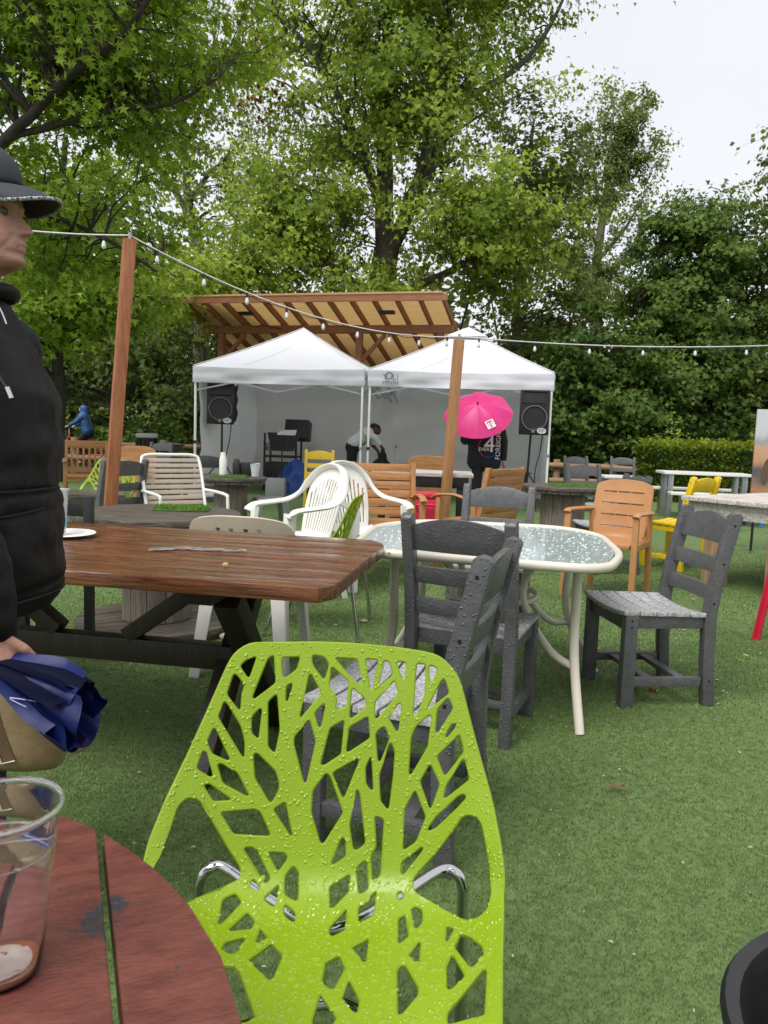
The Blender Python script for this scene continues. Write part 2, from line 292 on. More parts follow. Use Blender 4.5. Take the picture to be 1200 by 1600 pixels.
def cdt_shell(outline, holes, lift, thick, step, bev=.0):
    # flat outline with holes -> bent sheet of even thickness; lift(x, s) -> (point, normal)
    verts = []; edges = []; faces = []
    for k, poly in enumerate([outline]+holes):
        n = len(verts); m = len(poly); verts += [Vector((p[0], p[1])) for p in poly]; edges += [(n+i, n+(i+1) % m) for i in range(m)]
    xs = [p[0] for p in outline]; ss = [p[1] for p in outline]
    def inside(pt, poly):
        c = False; j = len(poly)-1
        for i in range(len(poly)):
            xi, yi = poly[i][0], poly[i][1]; xj, yj = poly[j][0], poly[j][1]
            if (yi > pt[1]) != (yj > pt[1]) and pt[0] < (xj-xi)*(pt[1]-yi)/(yj-yi)+xi: c = not c
            j = i
        return c
    bb = [(min(p[0] for p in h), max(p[0] for p in h), min(p[1] for p in h), max(p[1] for p in h)) for h in holes]
    def solid(pt):
        if not inside(pt, outline): return False
        for h, q in zip(holes, bb):
            if q[0] < pt[0] < q[1] and q[2] < pt[1] < q[3] and inside(pt, h): return False
        return True
    y = min(ss)+step/2; row = 0
    while y < max(ss):
        x = min(xs)+(step/2 if row % 2 else step)
        while x < max(xs):
            if solid((x, y)): verts.append(Vector((x, y)))
            x += step
        y += step; row += 1
    r = delaunay_2d_cdt(verts, edges, [], 0, 1e-5); V2, F2 = r[0], r[2]
    tri = []
    for f in F2:
        c = (V2[f[0]]+V2[f[1]]+V2[f[2]])/3
        if solid(c): tri.append(tuple(f))
    cnt = {}
    for f in tri:
        for i in range(3): e = (f[i], f[(i+1) % 3]); cnt[e] = 1
    rim = [e for e in cnt if (e[1], e[0]) not in cnt]
    out = {}
    for a, b in rim:
        d = (V2[b]-V2[a]).normalized(); nn = Vector((d.y, -d.x))   # outward for ccw
        for k in (a, b): out[k] = out.get(k, Vector((0, 0)))+nn
    n = len(V2); top = []; bot = []; mid = {}
    for i, p in enumerate(V2):
        q = p
        if i in out and bev: q = p-out[i].normalized()*bev
        a, na = lift(q[0], q[1]); top.append(a+na*(thick/2)); bot.append(a-na*(thick/2))
        if i in out and bev:
            a, na = lift(p[0], p[1]); mid[i] = (a+na*(thick/2-bev), a-na*(thick/2-bev))
    b = B(); vs = top+bot; fs = [tuple(f) for f in tri]+[(f[2]+n, f[1]+n, f[0]+n) for f in tri]
    if bev:
        ix = {}
        for k, (p, q) in mid.items(): ix[k] = len(vs); vs += [p, q]
        for a, c in rim: fs += [(a, ix[a], ix[c], c), (ix[a], ix[a]+1, ix[c]+1, ix[c]), (ix[a]+1, a+n, c+n, ix[c]+1)]
    else: fs += [(a, a+n, c+n, c) for a, c in rim]
    b.add(vs, fs); b.tri = tri; b.top = top
    return b
def text(body, size, m, parent, loc, rot, name='lettering', extr=.002, align='CENTER'):
    c = bpy.data.curves.new(name, 'FONT'); c.body = body; c.size = size; c.extrude = extr; c.align_x = align; c.align_y = 'CENTER'; c.materials.append(M[m])
    q = bpy.data.objects.new(name, c); me = bpy.data.meshes.new_from_object(q); bpy.data.objects.remove(q)
    o = bpy.data.objects.new(name, me); COL.objects.link(o); o.location = loc; o.rotation_euler = rot; o.parent = parent
    return o
# ------------------------------------------------------------------ ground
rng = np.random.default_rng(7); random.seed(7)
g = B().grid(lambda u, v: Vector((-150+300*u, -60+360*v, -.02)), 6, 6).obj('ground', 'earth'); tag(g, kind='structure')
tf = B().grid(lambda u, v: Vector((-16+32*u, -3+19.5*v, 0)), 8, 8).obj('turf', 'turf'); tag(tf, kind='structure')
def tri_mesh(name, co, tris, m, tint=None, parent=None):
    me = bpy.data.meshes.new(name); nv = len(co); nf = len(tris)
    me.vertices.add(nv); me.vertices.foreach_set('co', np.ascontiguousarray(co, np.float32).ravel())
    me.loops.add(nf*3); me.loops.foreach_set('vertex_index', np.ascontiguousarray(tris, np.int32).ravel())
    me.polygons.add(nf); me.polygons.foreach_set('loop_start', np.arange(0, nf*3, 3, dtype=np.int32))
    if tint is not None:
        a = me.attributes.new('tint', 'FLOAT', 'POINT'); a.data.foreach_set('value', np.ascontiguousarray(tint, np.float32))
    me.update(); me.materials.append(M[m]); o = bpy.data.objects.new(name, me); COL.objects.link(o)
    if parent is not None: o.parent = parent
    return o
def blades(n, pos, h, w, lean=.5):
    a = rng.uniform(0, 2*np.pi, n); d = np.c_[np.cos(a), np.sin(a), np.zeros(n)]; b = rng.uniform(0, 2*np.pi, n); l = np.c_[np.cos(b), np.sin(b), np.zeros(n)]*(rng.uniform(.2, 1, n)*lean)[:, None]
    hh = (h*rng.uniform(.6, 1.25, n))[:, None]; ww = (w*rng.uniform(.7, 1.3, n))[:, None]
    mid = pos+l*hh*.35+np.c_[np.zeros(n), np.zeros(n), hh[:, 0]*.6]; tip = pos+l*hh+np.c_[np.zeros(n), np.zeros(n), hh[:, 0]*rng.uniform(.75, 1, n)]
    co = np.stack([pos-d*ww, pos+d*ww, mid-d*ww*.8, mid+d*ww*.8, tip], 1).reshape(-1, 3)
    k = np.arange(n)[:, None, None]*5; t = (np.array([[0, 1, 3], [0, 3, 2], [2, 3, 4]])[None]+k).reshape(-1, 3)
    return co, t
P = []
for y0, y1, dens, h, w in ((1.0, 2.2, 30000, .0085, .0009), (2.2, 3.4, 17000, .009, .0012), (3.4, 5.2, 8000, .010, .0018), (5.2, 8.5, 2600, .011, .003)):
    xm = lambda y: .56*y+.15
    n = int((xm(y0)+xm(y1))*(y1-y0)*dens); y = rng.uniform(y0, y1, n*2); x = rng.uniform(-1, 1, n*2)*xm(y1); k = np.abs(x) < xm(y); x, y = x[k][:n], y[k][:n]
    P.append((np.c_[x, y, np.full(len(x), .001)], h, w))
C, T, TI, off = [], [], [], 0
for p, h, w in P:
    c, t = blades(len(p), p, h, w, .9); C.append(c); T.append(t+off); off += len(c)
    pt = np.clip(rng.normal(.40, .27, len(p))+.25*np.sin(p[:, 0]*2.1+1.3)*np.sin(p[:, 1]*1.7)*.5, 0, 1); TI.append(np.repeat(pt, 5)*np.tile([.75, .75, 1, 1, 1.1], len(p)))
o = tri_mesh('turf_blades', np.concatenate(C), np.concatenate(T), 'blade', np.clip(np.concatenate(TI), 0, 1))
tag(o, 'short green artificial turf blades covering the ground', 'turf', kind='stuff')

# ------------------------------------------------------------------ trees
LEAF = {2: (np.array([(0, 0, 0), (.42, .5, .10), (0, 1, 0), (-.42, .5, .10)]), np.array([(0, 1, 2), (0, 2, 3)])),
        4: (np.array([(0, 0, 0), (.52, .34, .1), (.2, .52, .02), (0, 1.05, -.1), (-.2, .52, .02), (-.52, .34, .1)]), np.array([(0, 1, 2), (0, 2, 3), (0, 3, 4), (0, 4, 5)])),
        8: (np.array([(0, 0, 0), (.45, -.05, .06), (.24, .24, .03), (.62, .52, .08), (.17, .5, .0), (0, 1.08, -.14), (-.17, .5, 0), (-.62, .52, .08), (-.24, .24, .03), (-.45, -.05, .06)]),
            np.array([(0, 1, 2), (0, 2, 3), (0, 3, 4), (0, 4, 5), (0, 5, 6), (0, 6, 7), (0, 7, 8), (0, 8, 9)]))}
def leaf_cloud(name, pos, size, m, tint, parent=None, kind=4, out=None, flat=.55, droop=.35, face=None):
    n = len(pos); t, f = LEAF[kind]
    nr = rng.normal(0, flat, (n, 3))+(np.array([0, 0, 1.]) if face is None else face*.85+np.array([0, 0, .6])); nr /= np.linalg.norm(nr, axis=1)[:, None]
    d = rng.normal(0, .6, (n, 3)); d[:, 2] -= droop
    if out is not None: d += out
    d -= nr*(d*nr).sum(1)[:, None]; d /= np.linalg.norm(d, axis=1)[:, None]+1e-9; x = np.cross(d, nr)
    s = (size*rng.uniform(.65, 1.25, n))[:, None, None]
    co = pos[:, None, :]+s*(t[None, :, 0:1]*x[:, None, :]+t[None, :, 1:2]*d[:, None, :]+t[None, :, 2:3]*nr[:, None, :])
    tr = (f[None]+(np.arange(n)*len(t))[:, None, None]).reshape(-1, 3)
    return tri_mesh(name, co.reshape(-1, 3), tr, m, np.repeat(np.clip(tint, 0, 1), len(t)), parent)
def rpath(a, b, sag, n, jit, up=.25):
    a = Vector(a); b = Vector(b); d = (b-a); c = a+d*.5+Vector((0, 0, sag*d.length)); out = []
    for i in range(n+1):
        t = i/n; p = a*(1-t)**2+c*2*t*(1-t)+b*t*t
        if 0 < i < n: p += Vector(rng.normal(0, jit, 3))*d.length
        out.append(p)
    return out
def tree(name, label, base, limbs, env, leafm, barkm, lsize, kind, per, crad, twigs=4, group=None, shell=.55, tint=(.5, .2), flatz=.5, sag=.1, droop=.35, btip=.012, red=False, up=0.):
    t = thing(name, label, 'tree', base, 0, group); base = np.array(base)
    tb = B(); nodes = []; rads = []
    for pts, r0, r1 in limbs:
        pp = spline([Vector(np.array(p)-base) for p in pts], 5); m = len(pp); rr = [r0+(r1-r0)*(i/(m-1)) for i in range(m)]
        tb.tube([p+Vector(rng.normal(0, .12, 3))*rr[i] if 0 < i < m-1 else p for i, p in enumerate(pp)], rr, 9)
        for i, p in enumerate(pp):
            if p.z > 1.2: nodes.append(p); rads.append(rr[i])
    tb.obj('trunk', barkm, t, smooth=60)
    bb = B(); NP = np.array([list(p) for p in nodes]); RD = np.array(rads); L_, O_, T_, F_ = [], [], [], []
    for (cx, cy, cz, rx, ry, rz, nc) in env:
        c0 = np.array([cx, cy, cz])-base
        for _ in range(nc):
            v = rng.normal(0, 1, 3); v /= np.linalg.norm(v); rr = rng.uniform(0, 1)**shell; rr = max(rr, .25); p = c0+v*rr*np.array([rx, ry, rz])
            if p[2] < .5: continue
            dd = NP-p; dist = np.linalg.norm(dd, axis=1)+np.clip(dd[:, 2]+.25*np.linalg.norm(dd[:, :2], axis=1), 0, None)*1.2; i = int(np.argmin(dist))
            pa = rpath(NP[i], p, sag, 4, .035); r0 = min(RD[i]*.55, .012+.011*np.linalg.norm(dd[i]))
            bb.tube(pa, [r0+(btip*.6-r0)*k/4 for k in range(5)], 5, cap=False)
            cr_ = crad*rng.uniform(.65, 1.3); od = (p-NP[i]); od /= np.linalg.norm(od)+1e-6; od[2] = od[2]*.5+up; ct = rng.normal(tint[0], tint[1])
            k = int(per*rng.uniform(.6, 1.3)); ends = []
            for _t in range(twigs):
                e = p+(rng.normal(0, .75, 3)*np.array([1, 1, flatz])+od*.6)*cr_; ends.append(e); s0 = Vector(pa[3+(_t % 2)]); bb.tube([s0, s0*.5+Vector(e)*.5+Vector((0, 0, .05*cr_)), Vector(e)], [btip*.55, btip*.4, btip*.2], 3, cap=False)
            ends = np.array(ends) if ends else p[None]
            w = rng.integers(0, len(ends), k); f = rng.uniform(.25, 1.1, k)[:, None]; q = p+(ends[w]-p)*f+rng.normal(0, .26, (k, 3))*cr_*np.array([1, 1, flatz])
            fc = q-c0; fc[:, 2] *= .5; F_.append(fc/(np.linalg.norm(fc, axis=1)[:, None]+1e-6)); L_.append(q); o2 = q-p; o2 /= np.linalg.norm(o2, axis=1)[:, None]+1e-6; O_.append(o2*.7+od*.3+np.array([0, 0, up])); T_.append(np.clip(rng.normal(ct, .13, k), 0, 1))
    br = bb.obj('branches', barkm, t, smooth=60); br['kind'] = 'stuff'
    cw = leaf_cloud('crown', np.concatenate(L_), lsize, leafm, np.concatenate(T_), t, kind, np.concatenate(O_), droop=droop, face=np.concatenate(F_)); cw['kind'] = 'stuff'
    if red:
        q = rng.normal(0, 1, (170, 3))*np.array([.55, .4, .55])+np.array([-3.1, -2.6, 9.6])
        rd = leaf_cloud('red_twigs', q, .15, 'leaf_red', rng.uniform(0, 1, 170), t, 2, droop=1.2); rd['kind'] = 'stuff'
    return t
tree('sweetgum_tree', 'tall sweetgum tree with star-shaped bright green leaves rising behind the wooden stage roof', (-.2, 22, 0),
     [([(-.2, 22, -.1), (-.25, 22, 3), (-.2, 22, 6.2)], .48, .36), ([(-.2, 22, 6), (-.35, 22.1, 9), (-.3, 22, 13), (-.2, 22, 19)], .30, .06),
      ([(-.2, 22, 6), (.6, 21.8, 7.6), (1.6, 21.6, 10), (3.0, 21.6, 13.4)], .24, .05), ([(-.2, 22, 5.8), (.35, 21.5, 7.2), (.95, 21.3, 9.4), (1.4, 21.3, 14)], .26, .05),
      ([(-.3, 22, 7.4), (-1.2, 21.8, 9.3), (-2.2, 21.5, 11), (-3.4, 21.2, 12)], .17, .04), ([(-.2, 22, 4.6), (-1.4, 21, 5.4), (-3.2, 20.5, 6.3)], .14, .03),
      ([(0, 22, 5), (1.7, 21, 5.6), (3.3, 20.6, 6.6)], .14, .03), ([(1.6, 21.6, 10), (3.4, 21.5, 11.2), (4.4, 21.4, 13)], .11, .03), ([(-.35, 22, 10), (-1.6, 21.6, 13), (-2.6, 21.3, 16)], .12, .03)],
     [(.1, 21.8, 11.2, 4.9, 3.6, 6.2, 290), (.5, 21.8, 15.6, 5.0, 3.6, 4.6, 190), (-2.6, 20.6, 6.6, 2.2, 2.2, 1.7, 75), (2.6, 20.6, 6.4, 2.1, 2, 1.7, 75), (-.9, 20.4, 4.9, 1.6, 1.3, .7, 12)],
     'leaf_sweetgum', 'bark', .145, 4, 115, .80, 4, tint=(.56, .16), red=True)
tree('maple_tree', 'maple tree leaning in from the upper left, dark limb over the man in the cap', (-7.4, 9.6, 0),
     [([(-7.4, 9.6, -.1), (-7.2, 9.5, 1.4), (-6.6, 9.2, 2.7), (-4.9, 8.7, 3.7), (-4.15, 8.5, 4.15), (-3.4, 8.35, 4.75), (-2.75, 8.2, 5.15), (-2.1, 8, 6.0)], .11, .022),
      ([(-4.15, 8.5, 4.15), (-3.1, 8.6, 4.5), (-2.45, 8.7, 4.65), (-1.9, 8.6, 4.9)], .04, .012), ([(-6.6, 9.2, 2.7), (-6.3, 9.2, 4.5), (-5.6, 9, 7.2)], .16, .05),
      ([(-4.9, 8.7, 3.7), (-4.2, 9, 3.6), (-3.4, 9.3, 3.35), (-2.8, 9.4, 3.0)], .05, .012), ([(-5.6, 9, 6), (-4.4, 8.7, 6.6), (-3, 8.4, 7.3)], .08, .02)],
     [(-4.2, 9.1, 6.0, 2.9, 1.9, 1.7, 175), (-3.2, 9.2, 5.1, 1.5, 1.5, 1.0, 50), (-4.6, 9.6, 3.6, 1.9, 1.3, .8, 48), (-2.9, 8.9, 7, 1.8, 1.5, 1.1, 50)],
     'leaf_maple', 'darkbark', .09, 8, 78, .44, 5, tint=(.62, .17), btip=.009)
tree('maple_tree', 'slender dark-trunked maple standing behind the red cedar light post', (-6.5, 15.2, 0),
     [([(-6.5, 15.2, -.1), (-6.45, 15.2, 2), (-6.5, 15.2, 4), (-6.2, 15, 6.5)], .15, .05), ([(-6.5, 15.2, 3), (-5.3, 14.8, 3.9), (-4.2, 14.5, 4.4)], .06, .02), ([(-6.45, 15.2, 2.4), (-7.4, 14.9, 3.4)], .05, .02)],
     [(-6.1, 15, 4.6, 2.2, 1.9, 1.9, 120), (-5.7, 14.4, 3.4, 1.0, 1, .8, 28), (-7, 14.8, 2.7, 1.3, 1.2, .8, 30)], 'leaf_maple', 'darkbark', .14, 4, 62, .58, 3, tint=(.40, .18))
tree('bare_topped_tree', 'gray forked tree with thin foliage left of the stage, sky showing through', (-6.2, 26, 0),
     [([(-6.2, 26, -.1), (-6.3, 26, 4), (-6.35, 26, 6.8), (-6.75, 26, 8.4), (-6.85, 26, 10.2), (-7.2, 26, 13.4)], .30, .06), ([(-6.75, 26, 8.4), (-6.2, 26, 9.2), (-5.1, 25.8, 10.2)], .12, .03),
      ([(-6.8, 26, 8.2), (-7.7, 25.8, 9.6), (-8.6, 25.6, 11.6)], .13, .03), ([(-6.85, 26, 10.2), (-6.3, 25.9, 11.6), (-5.9, 25.8, 13.5)], .11, .03), ([(-6.9, 26, 11), (-7.4, 26, 12.2), (-8, 26, 14.5)], .09, .02)],
     [(-6.8, 26, 12, 3.0, 2.4, 3.6, 105), (-5.2, 25.6, 8.5, 1.6, 1.4, 1.4, 16)], 'leaf_poplar', 'bark', .15, 2, 60, .75, 4, tint=(.5, .2))
tree('poplar_tree', 'tall feathery poplar with upswept branches standing alone against the pale sky', (7.9, 30, 0),
     [([(7.9, 30, -.1), (7.9, 30, 5), (7.75, 30, 8), (8.0, 30, 11), (8.3, 30, 13)], .30, .05)]+[([(7.8, 30, z0), (7.8+dx*.3, 29.8, z0+dz*.26), (7.75+dx*.62, 29.6, z0+dz*.70)], .09, .015) for z0, dx, dz in
      ((6.5, -1.5, 2.6), (7.2, 2.2, 2.2), (8, 2.9, 4.2), (8.3, -1.9, 4.0), (9, 1.6, 4.2), (9.5, -1.0, 4.0), (10.2, 2.2, 4.2), (6, 3.1, 2.0), (10.8, .3, 4), (7, -2.2, 1.8))],
     [(7.8, 30, 7.0, 1.1, 1.2, 2.2, 32), (8.3, 30, 12.2, .35, .35, 1.1, 14)]+[(7.7+dx*f_*.64, 29.8, z0+(dz*f_-.5)*.78, .20, .20, .35, 3) for z0, dx, dz in ((6.5, -1.5, 2.6), (7.2, 2.2, 2.2), (8, 3.1, 4.4), (8.3, -1.9, 4.0), (9, 1.7, 4.4), (9.5, -1.0, 4.2), (10.2, 2.3, 4.6), (6, 3.3, 2.0), (10.8, .3, 4.2), (7, -2.2, 1.8), (9.6, 2.8, 3.6), (10.5, 1.3, 4.4)) for f_ in (.3, .5, .7, .88, 1.05)], 'leaf_poplar', 'palebark', .12, 2, 85, .42, 4, tint=(.55, .2), flatz=.8, sag=-.05, droop=-.1, up=.55)
tree('broadleaf_tree', 'slim pale-trunked tree squeezed between the sweetgum and the poplar', (3.9, 24.5, 0),
     [([(3.9, 24.5, -.1), (3.95, 24.5, 4), (3.85, 24.4, 7.4), (4.1, 24.3, 10.5)], .17, .05), ([(3.9, 24.5, 6), (4.8, 24, 7.5), (5.3, 23.8, 9)], .06, .02)],
     [(4.3, 24, 8.2, 1.7, 1.6, 3.2, 90), (4.6, 23.6, 4.2, 1.6, 1.4, 1.9, 70)], 'leaf_olive', 'palebark', .17, 4, 66, .72, 3, tint=(.45, .2))
tree('broad_dark_tree', 'broad dark green tree with a rounded crown above the clipped hedge', (8.3, 21.5, 0),
     [([(8.3, 21.5, -.1), (8.25, 21.5, 1.6), (8.4, 21.4, 4), (8.3, 21.4, 6.4)], .24, .07), ([(8.3, 21.5, 2.4), (7.2, 21.2, 3.8), (6.6, 21, 4.9)], .1, .03), ([(8.3, 21.5, 2.6), (9.4, 21.2, 4), (9.9, 21, 5.4)], .1, .03)],
     [(8.2, 21.2, 4.9, 1.95, 1.9, 2.5, 190), (7.9, 20.6, 2.8, 2.2, 1.5, 1.4, 110), (8.3, 21.3, 7.0, 1.0, 1.0, .8, 26)], 'leaf_dark', 'darkbark', .135, 4, 120, .62, 3, tint=(.5, .22))
tree('willow_tree', 'grayish green loose-crowned tree at the right edge behind the hedge', (11.3, 21, 0),
     [([(11.3, 21, -.1), (11.2, 21, 3), (11.0, 21, 6), (10.9, 21, 9)], .2, .05), ([(11.1, 21, 4.5), (10.2, 20.8, 6.2), (9.9, 20.7, 7.4)], .08, .02), ([(11, 21, 6), (11.8, 20.8, 8), (12.2, 20.7, 10)], .07, .02), ([(11.2, 21, 3), (10.2, 20.5, 3.8), (9.8, 20.3, 4.5)], .07, .02)],
     [(11.2, 20.8, 5.4, 2.0, 1.7, 2.7, 130), (11.2, 20.8, 8.6, 1.7, 1.3, 1.6, 45), (10.4, 19.8, 2.8, 1.6, 1.0, 1.2, 50)], 'leaf_olive', 'bark', .16, 2, 72, .6, 4, tint=(.55, .2))
tree('young_tree', 'thin young tree between the stage roof and the left tent pole', (-4.6, 19.5, 0),
     [([(-4.6, 19.5, -.1), (-4.6, 19.5, 2), (-4.7, 19.4, 4.6)], .08, .03)], [(-4.6, 19.2, 4.6, 1.6, 1.2, 1.2, 46), (-3.6, 19.4, 5.2, 1.0, .8, .6, 22)], 'leaf_sweetgum', 'bark', .15, 4, 60, .55, 3, tint=(.72, .14))
tree('young_tree', 'dim leafy sapling behind the cyclist and the waste bin at the left', (-6.9, 21.8, 0),
     [([(-6.9, 21.8, -.1), (-6.85, 21.8, 2), (-6.9, 21.7, 4.2)], .10, .03), ([(-6.9, 21.8, 1.4), (-5.9, 21.4, 2.4)], .04, .015)], [(-6.9, 21.8, 3.2, 2.4, 1.2, 1.5, 70), (-9.2, 22.2, 2.6, 1.4, 1.0, 1.2, 34), (-5.2, 20.6, 1.8, 1.2, .8, .9, 34)], 'leaf_olive', 'darkbark', .16, 4, 58, .62, 4, tint=(.3, .16))
tree('understory_tree', 'dark shrubby tree filling the gap right of the white tents', (5.6, 20, 0),
     [([(5.6, 20, -.1), (5.6, 20, 1.5), (5.4, 19.9, 3.6)], .09, .03), ([(5.6, 20, .8), (6.4, 19.8, 2.2)], .05, .02)], [(5.2, 19.8, 2.9, 1.7, 1.2, 1.6, 90), (6.4, 19.4, 1.7, 1.3, .9, 1.0, 52), (4.1, 19.5, 1.6, .9, .8, .9, 30)], 'leaf_dark', 'darkbark', .15, 4, 62, .5, 3, tint=(.36, .2))
# far wood that reads as one mass
pos, ti = [], []
for _ in range(2300):
    x = rng.uniform(-30, 30); y = rng.uniform(29, 38); hmax = 5.2+1.6*math.sin(x*.55+1)+1.1*math.sin(x*1.3)+(1.2 if x < -3 else 0); z = rng.uniform(0, 1)**1.25*hmax
    k = 60; pos.append(np.array([x, y, z])+rng.normal(0, .62, (k, 3))*np.array([1, 1, .65])); ti.append(np.clip(rng.normal(rng.normal(.42, .2), .12, k), 0, 1))
pos = np.concatenate(pos); pos = pos[pos[:, 2] > 0]; ti = np.concatenate(ti)[:len(pos)]
o = leaf_cloud('far_wood', pos, .34, 'leaf_wood', ti, None, 2); tag(o, 'dim far-off wood closing the view behind all the trees', 'wood', kind='stuff')
tb = B()
for _ in range(46):
    x = rng.uniform(-24, 24); y = rng.uniform(26.5, 33); h = rng.uniform(4, 7.5); q = rng.normal(0, .4, 4); tb.tube([(x, y, -.1), (x+q[0]*.4, y, h*.5), (x+q[1]*1.4, y, h)], [rng.uniform(.07, .16), .07, .03], 6)
o = tb.obj('far_wood_trunks', 'darkbark', None, smooth=60); tag(o, 'thin dark trunks of the far-off wood', 'wood', kind='stuff')
# undergrowth along the fences
pos, ti = [], []
for _ in range(900):
    x = rng.uniform(-14, 13); y = rng.uniform(18.6, 24); z = rng.uniform(0, 1)**1.5*(1.5+.5*math.sin(x*1.7))
    if (abs(x+1.2) < 3.2 and y < 21) or (x < -5.6 and y < 20.9): continue
    k = 34; pos.append(np.array([x, y, z+.05])+rng.normal(0, .3, (k, 3))*np.array([1, 1, .5])); ti.append(np.clip(rng.normal(rng.normal(.35, .2), .12, k), 0, 1))
pos = np.concatenate(pos); ti = np.concatenate(ti); k = pos[:, 2] > 0
o = leaf_cloud('undergrowth', pos[k], .17, 'leaf_dark', ti[k], None, 2); tag(o, 'low dark undergrowth beneath the trees', 'undergrowth', kind='stuff')
# hedge
t = thing('hedge', 'long clipped green hedge with a bright top at the right', 'hedge', (7.6, 15.6, 0), R(-3))
B().box((0, 0, .52), (4.5, .62, 1.04)).obj('core', 'leaf_dark', t)
n = 15000; f = rng.integers(0, 4, n); u = rng.uniform(-1, 1, n); v = rng.uniform(0, 1, n); q = np.zeros((n, 3))
fr = f < 2; q[fr] = np.c_[u[fr]*2.35, np.full(fr.sum(), -.36)+.05*np.sin(u[fr]*23), v[fr]*1.17]; tp = f == 2; q[tp] = np.c_[u[tp]*2.35, (v[tp]-.5)*.75, np.full(tp.sum(), 1.16)]
sd_ = f == 3; q[sd_] = np.c_[np.full(sd_.sum(), -2.32), (v[sd_]-.5)*.75, rng.uniform(0, 1.15, sd_.sum())]
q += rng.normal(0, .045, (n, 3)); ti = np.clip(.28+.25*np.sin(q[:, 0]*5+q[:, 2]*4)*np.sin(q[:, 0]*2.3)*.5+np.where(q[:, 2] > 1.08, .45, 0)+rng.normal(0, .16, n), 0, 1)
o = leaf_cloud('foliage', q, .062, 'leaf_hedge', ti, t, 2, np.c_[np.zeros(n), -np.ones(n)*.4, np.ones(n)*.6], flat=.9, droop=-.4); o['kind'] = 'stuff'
t = thing('sapling', 'small pale-leaved sapling sticking up behind the hedge', 'sapling', (6.05, 16.2, 0))
B().tube([(0, 0, 0), (.02, 0, .8), (0, 0, 1.5)], [.02, .015, .006], 6).obj('stem', 'bark', t)
q = rng.normal(0, 1, (150, 3))*np.array([.16, .14, .2])+np.array([0, 0, 1.28]); o = leaf_cloud('foliage', q, .07, 'leaf_sweetgum', rng.uniform(.5, 1, 150), t, 2); o['kind'] = 'stuff'
def log_rail(label, p0, p1, zs, post_x):
    p0 = Vector(p0); p1 = Vector(p1); d = p1-p0; t = thing('log_fence', label, 'fence', p0, math.atan2(d.y, d.x)); Ln = d.length
    for k, z in enumerate(zs): B().tube([(-.1, 0, z), (Ln*.33, .02, z+.015), (Ln*.66, -.01, z-.01), (Ln+.1, 0, z)], [.07, .075, .07, .065], 10).obj('rail', 'log', t, smooth=40)
    for x in post_x: B().tube([(x*Ln, .1, -.05), (x*Ln, .1, zs[0]+.14)], .08, 10).obj('post', 'timber', t, bevel=.01)
log_rail('horizontal log fence between the right tent and the hedge', (3.7, 17.3, 0), (6.3, 16.5, 0), (.58, .24), (.05, .5, .95))
log_rail('long log fence in front of the cyclist at the far left', (-10.5, 17.6, 0), (-4.2, 18.6, 0), (.68, .34), (.1, .5, .82))

# ------------------------------------------------------------------ stage shelter behind the tents
pv = thing('stage_shelter', 'open timber stage shelter with a tilted tan roof on red rafters', 'shelter', (-4.85, 18, 0), R(-15.7))
Wd, Dp, zf, zb = 6.2, 4.6, 4.12, 2.70
zr = lambda y: zf+(zb-zf)*y/Dp
nr_ = 12
for i in range(nr_+1):
    x = .05+(Wd-.1)*i/nr_; B().bar((x, .04, zr(.04)-.09), (x, Dp, zr(Dp)-.09), .05, .15).obj('rafter', 'rafter', pv, bevel=.004)
for i in range(nr_):
    x0 = .05+(Wd-.1)*i/nr_; x1 = .05+(Wd-.1)*(i+1)/nr_; B().bar(((x0+x1)/2, -.06, zr(-.06)-.003), ((x0+x1)/2, Dp+.1, zr(Dp+.1)-.003), x1-x0-.004, .012).obj('roof_panel', 'roofpanel', pv)
B().bar((-.05, 0, zr(0)-.085), (Wd+.05, 0, zr(0)-.085), .045, .15).obj('fascia', 'rafter', pv, bevel=.004)
for y, nm in ((1.1, 'front_beam'), (Dp-.35, 'rear_beam')):
    B().bar((.0, y, zr(y)-.26), (Wd, y, zr(y)-.26), .12, .18).obj(nm, 'rafter', pv, bevel=.006)
    for x in (.5, 4.0, Wd-.3):
        zt = zr(y)-.352; B().box((x, y, zt/2), (.14, .14, zt)).obj('post', 'rafter', pv, bevel=.006)
        if x < 5.5: B().bar((x+.07, y, zt-.6), (x+.62, y, zt-.02), .07, .09).obj('brace', 'rafter', pv, bevel=.004)
B().box((Wd/2, 2.9, .25), (Wd-.3, 3.2, .5)).obj('stage_deck', 'timber', pv, bevel=.01)
for x in (1.5, 4.85): B().box((x, .35, zr(.35)-.23), (.34, .16, .07)).obj('light_fixture', 'black', pv, bevel=.01)
b = B(); b.tube([(1.35, .4, 3.75), (1.6, .5, 3.5), (1.7, .8, 3.58), (2.1, 1.0, 3.52)], .012, 5); b.obj('hanging_wire', 'black', pv)

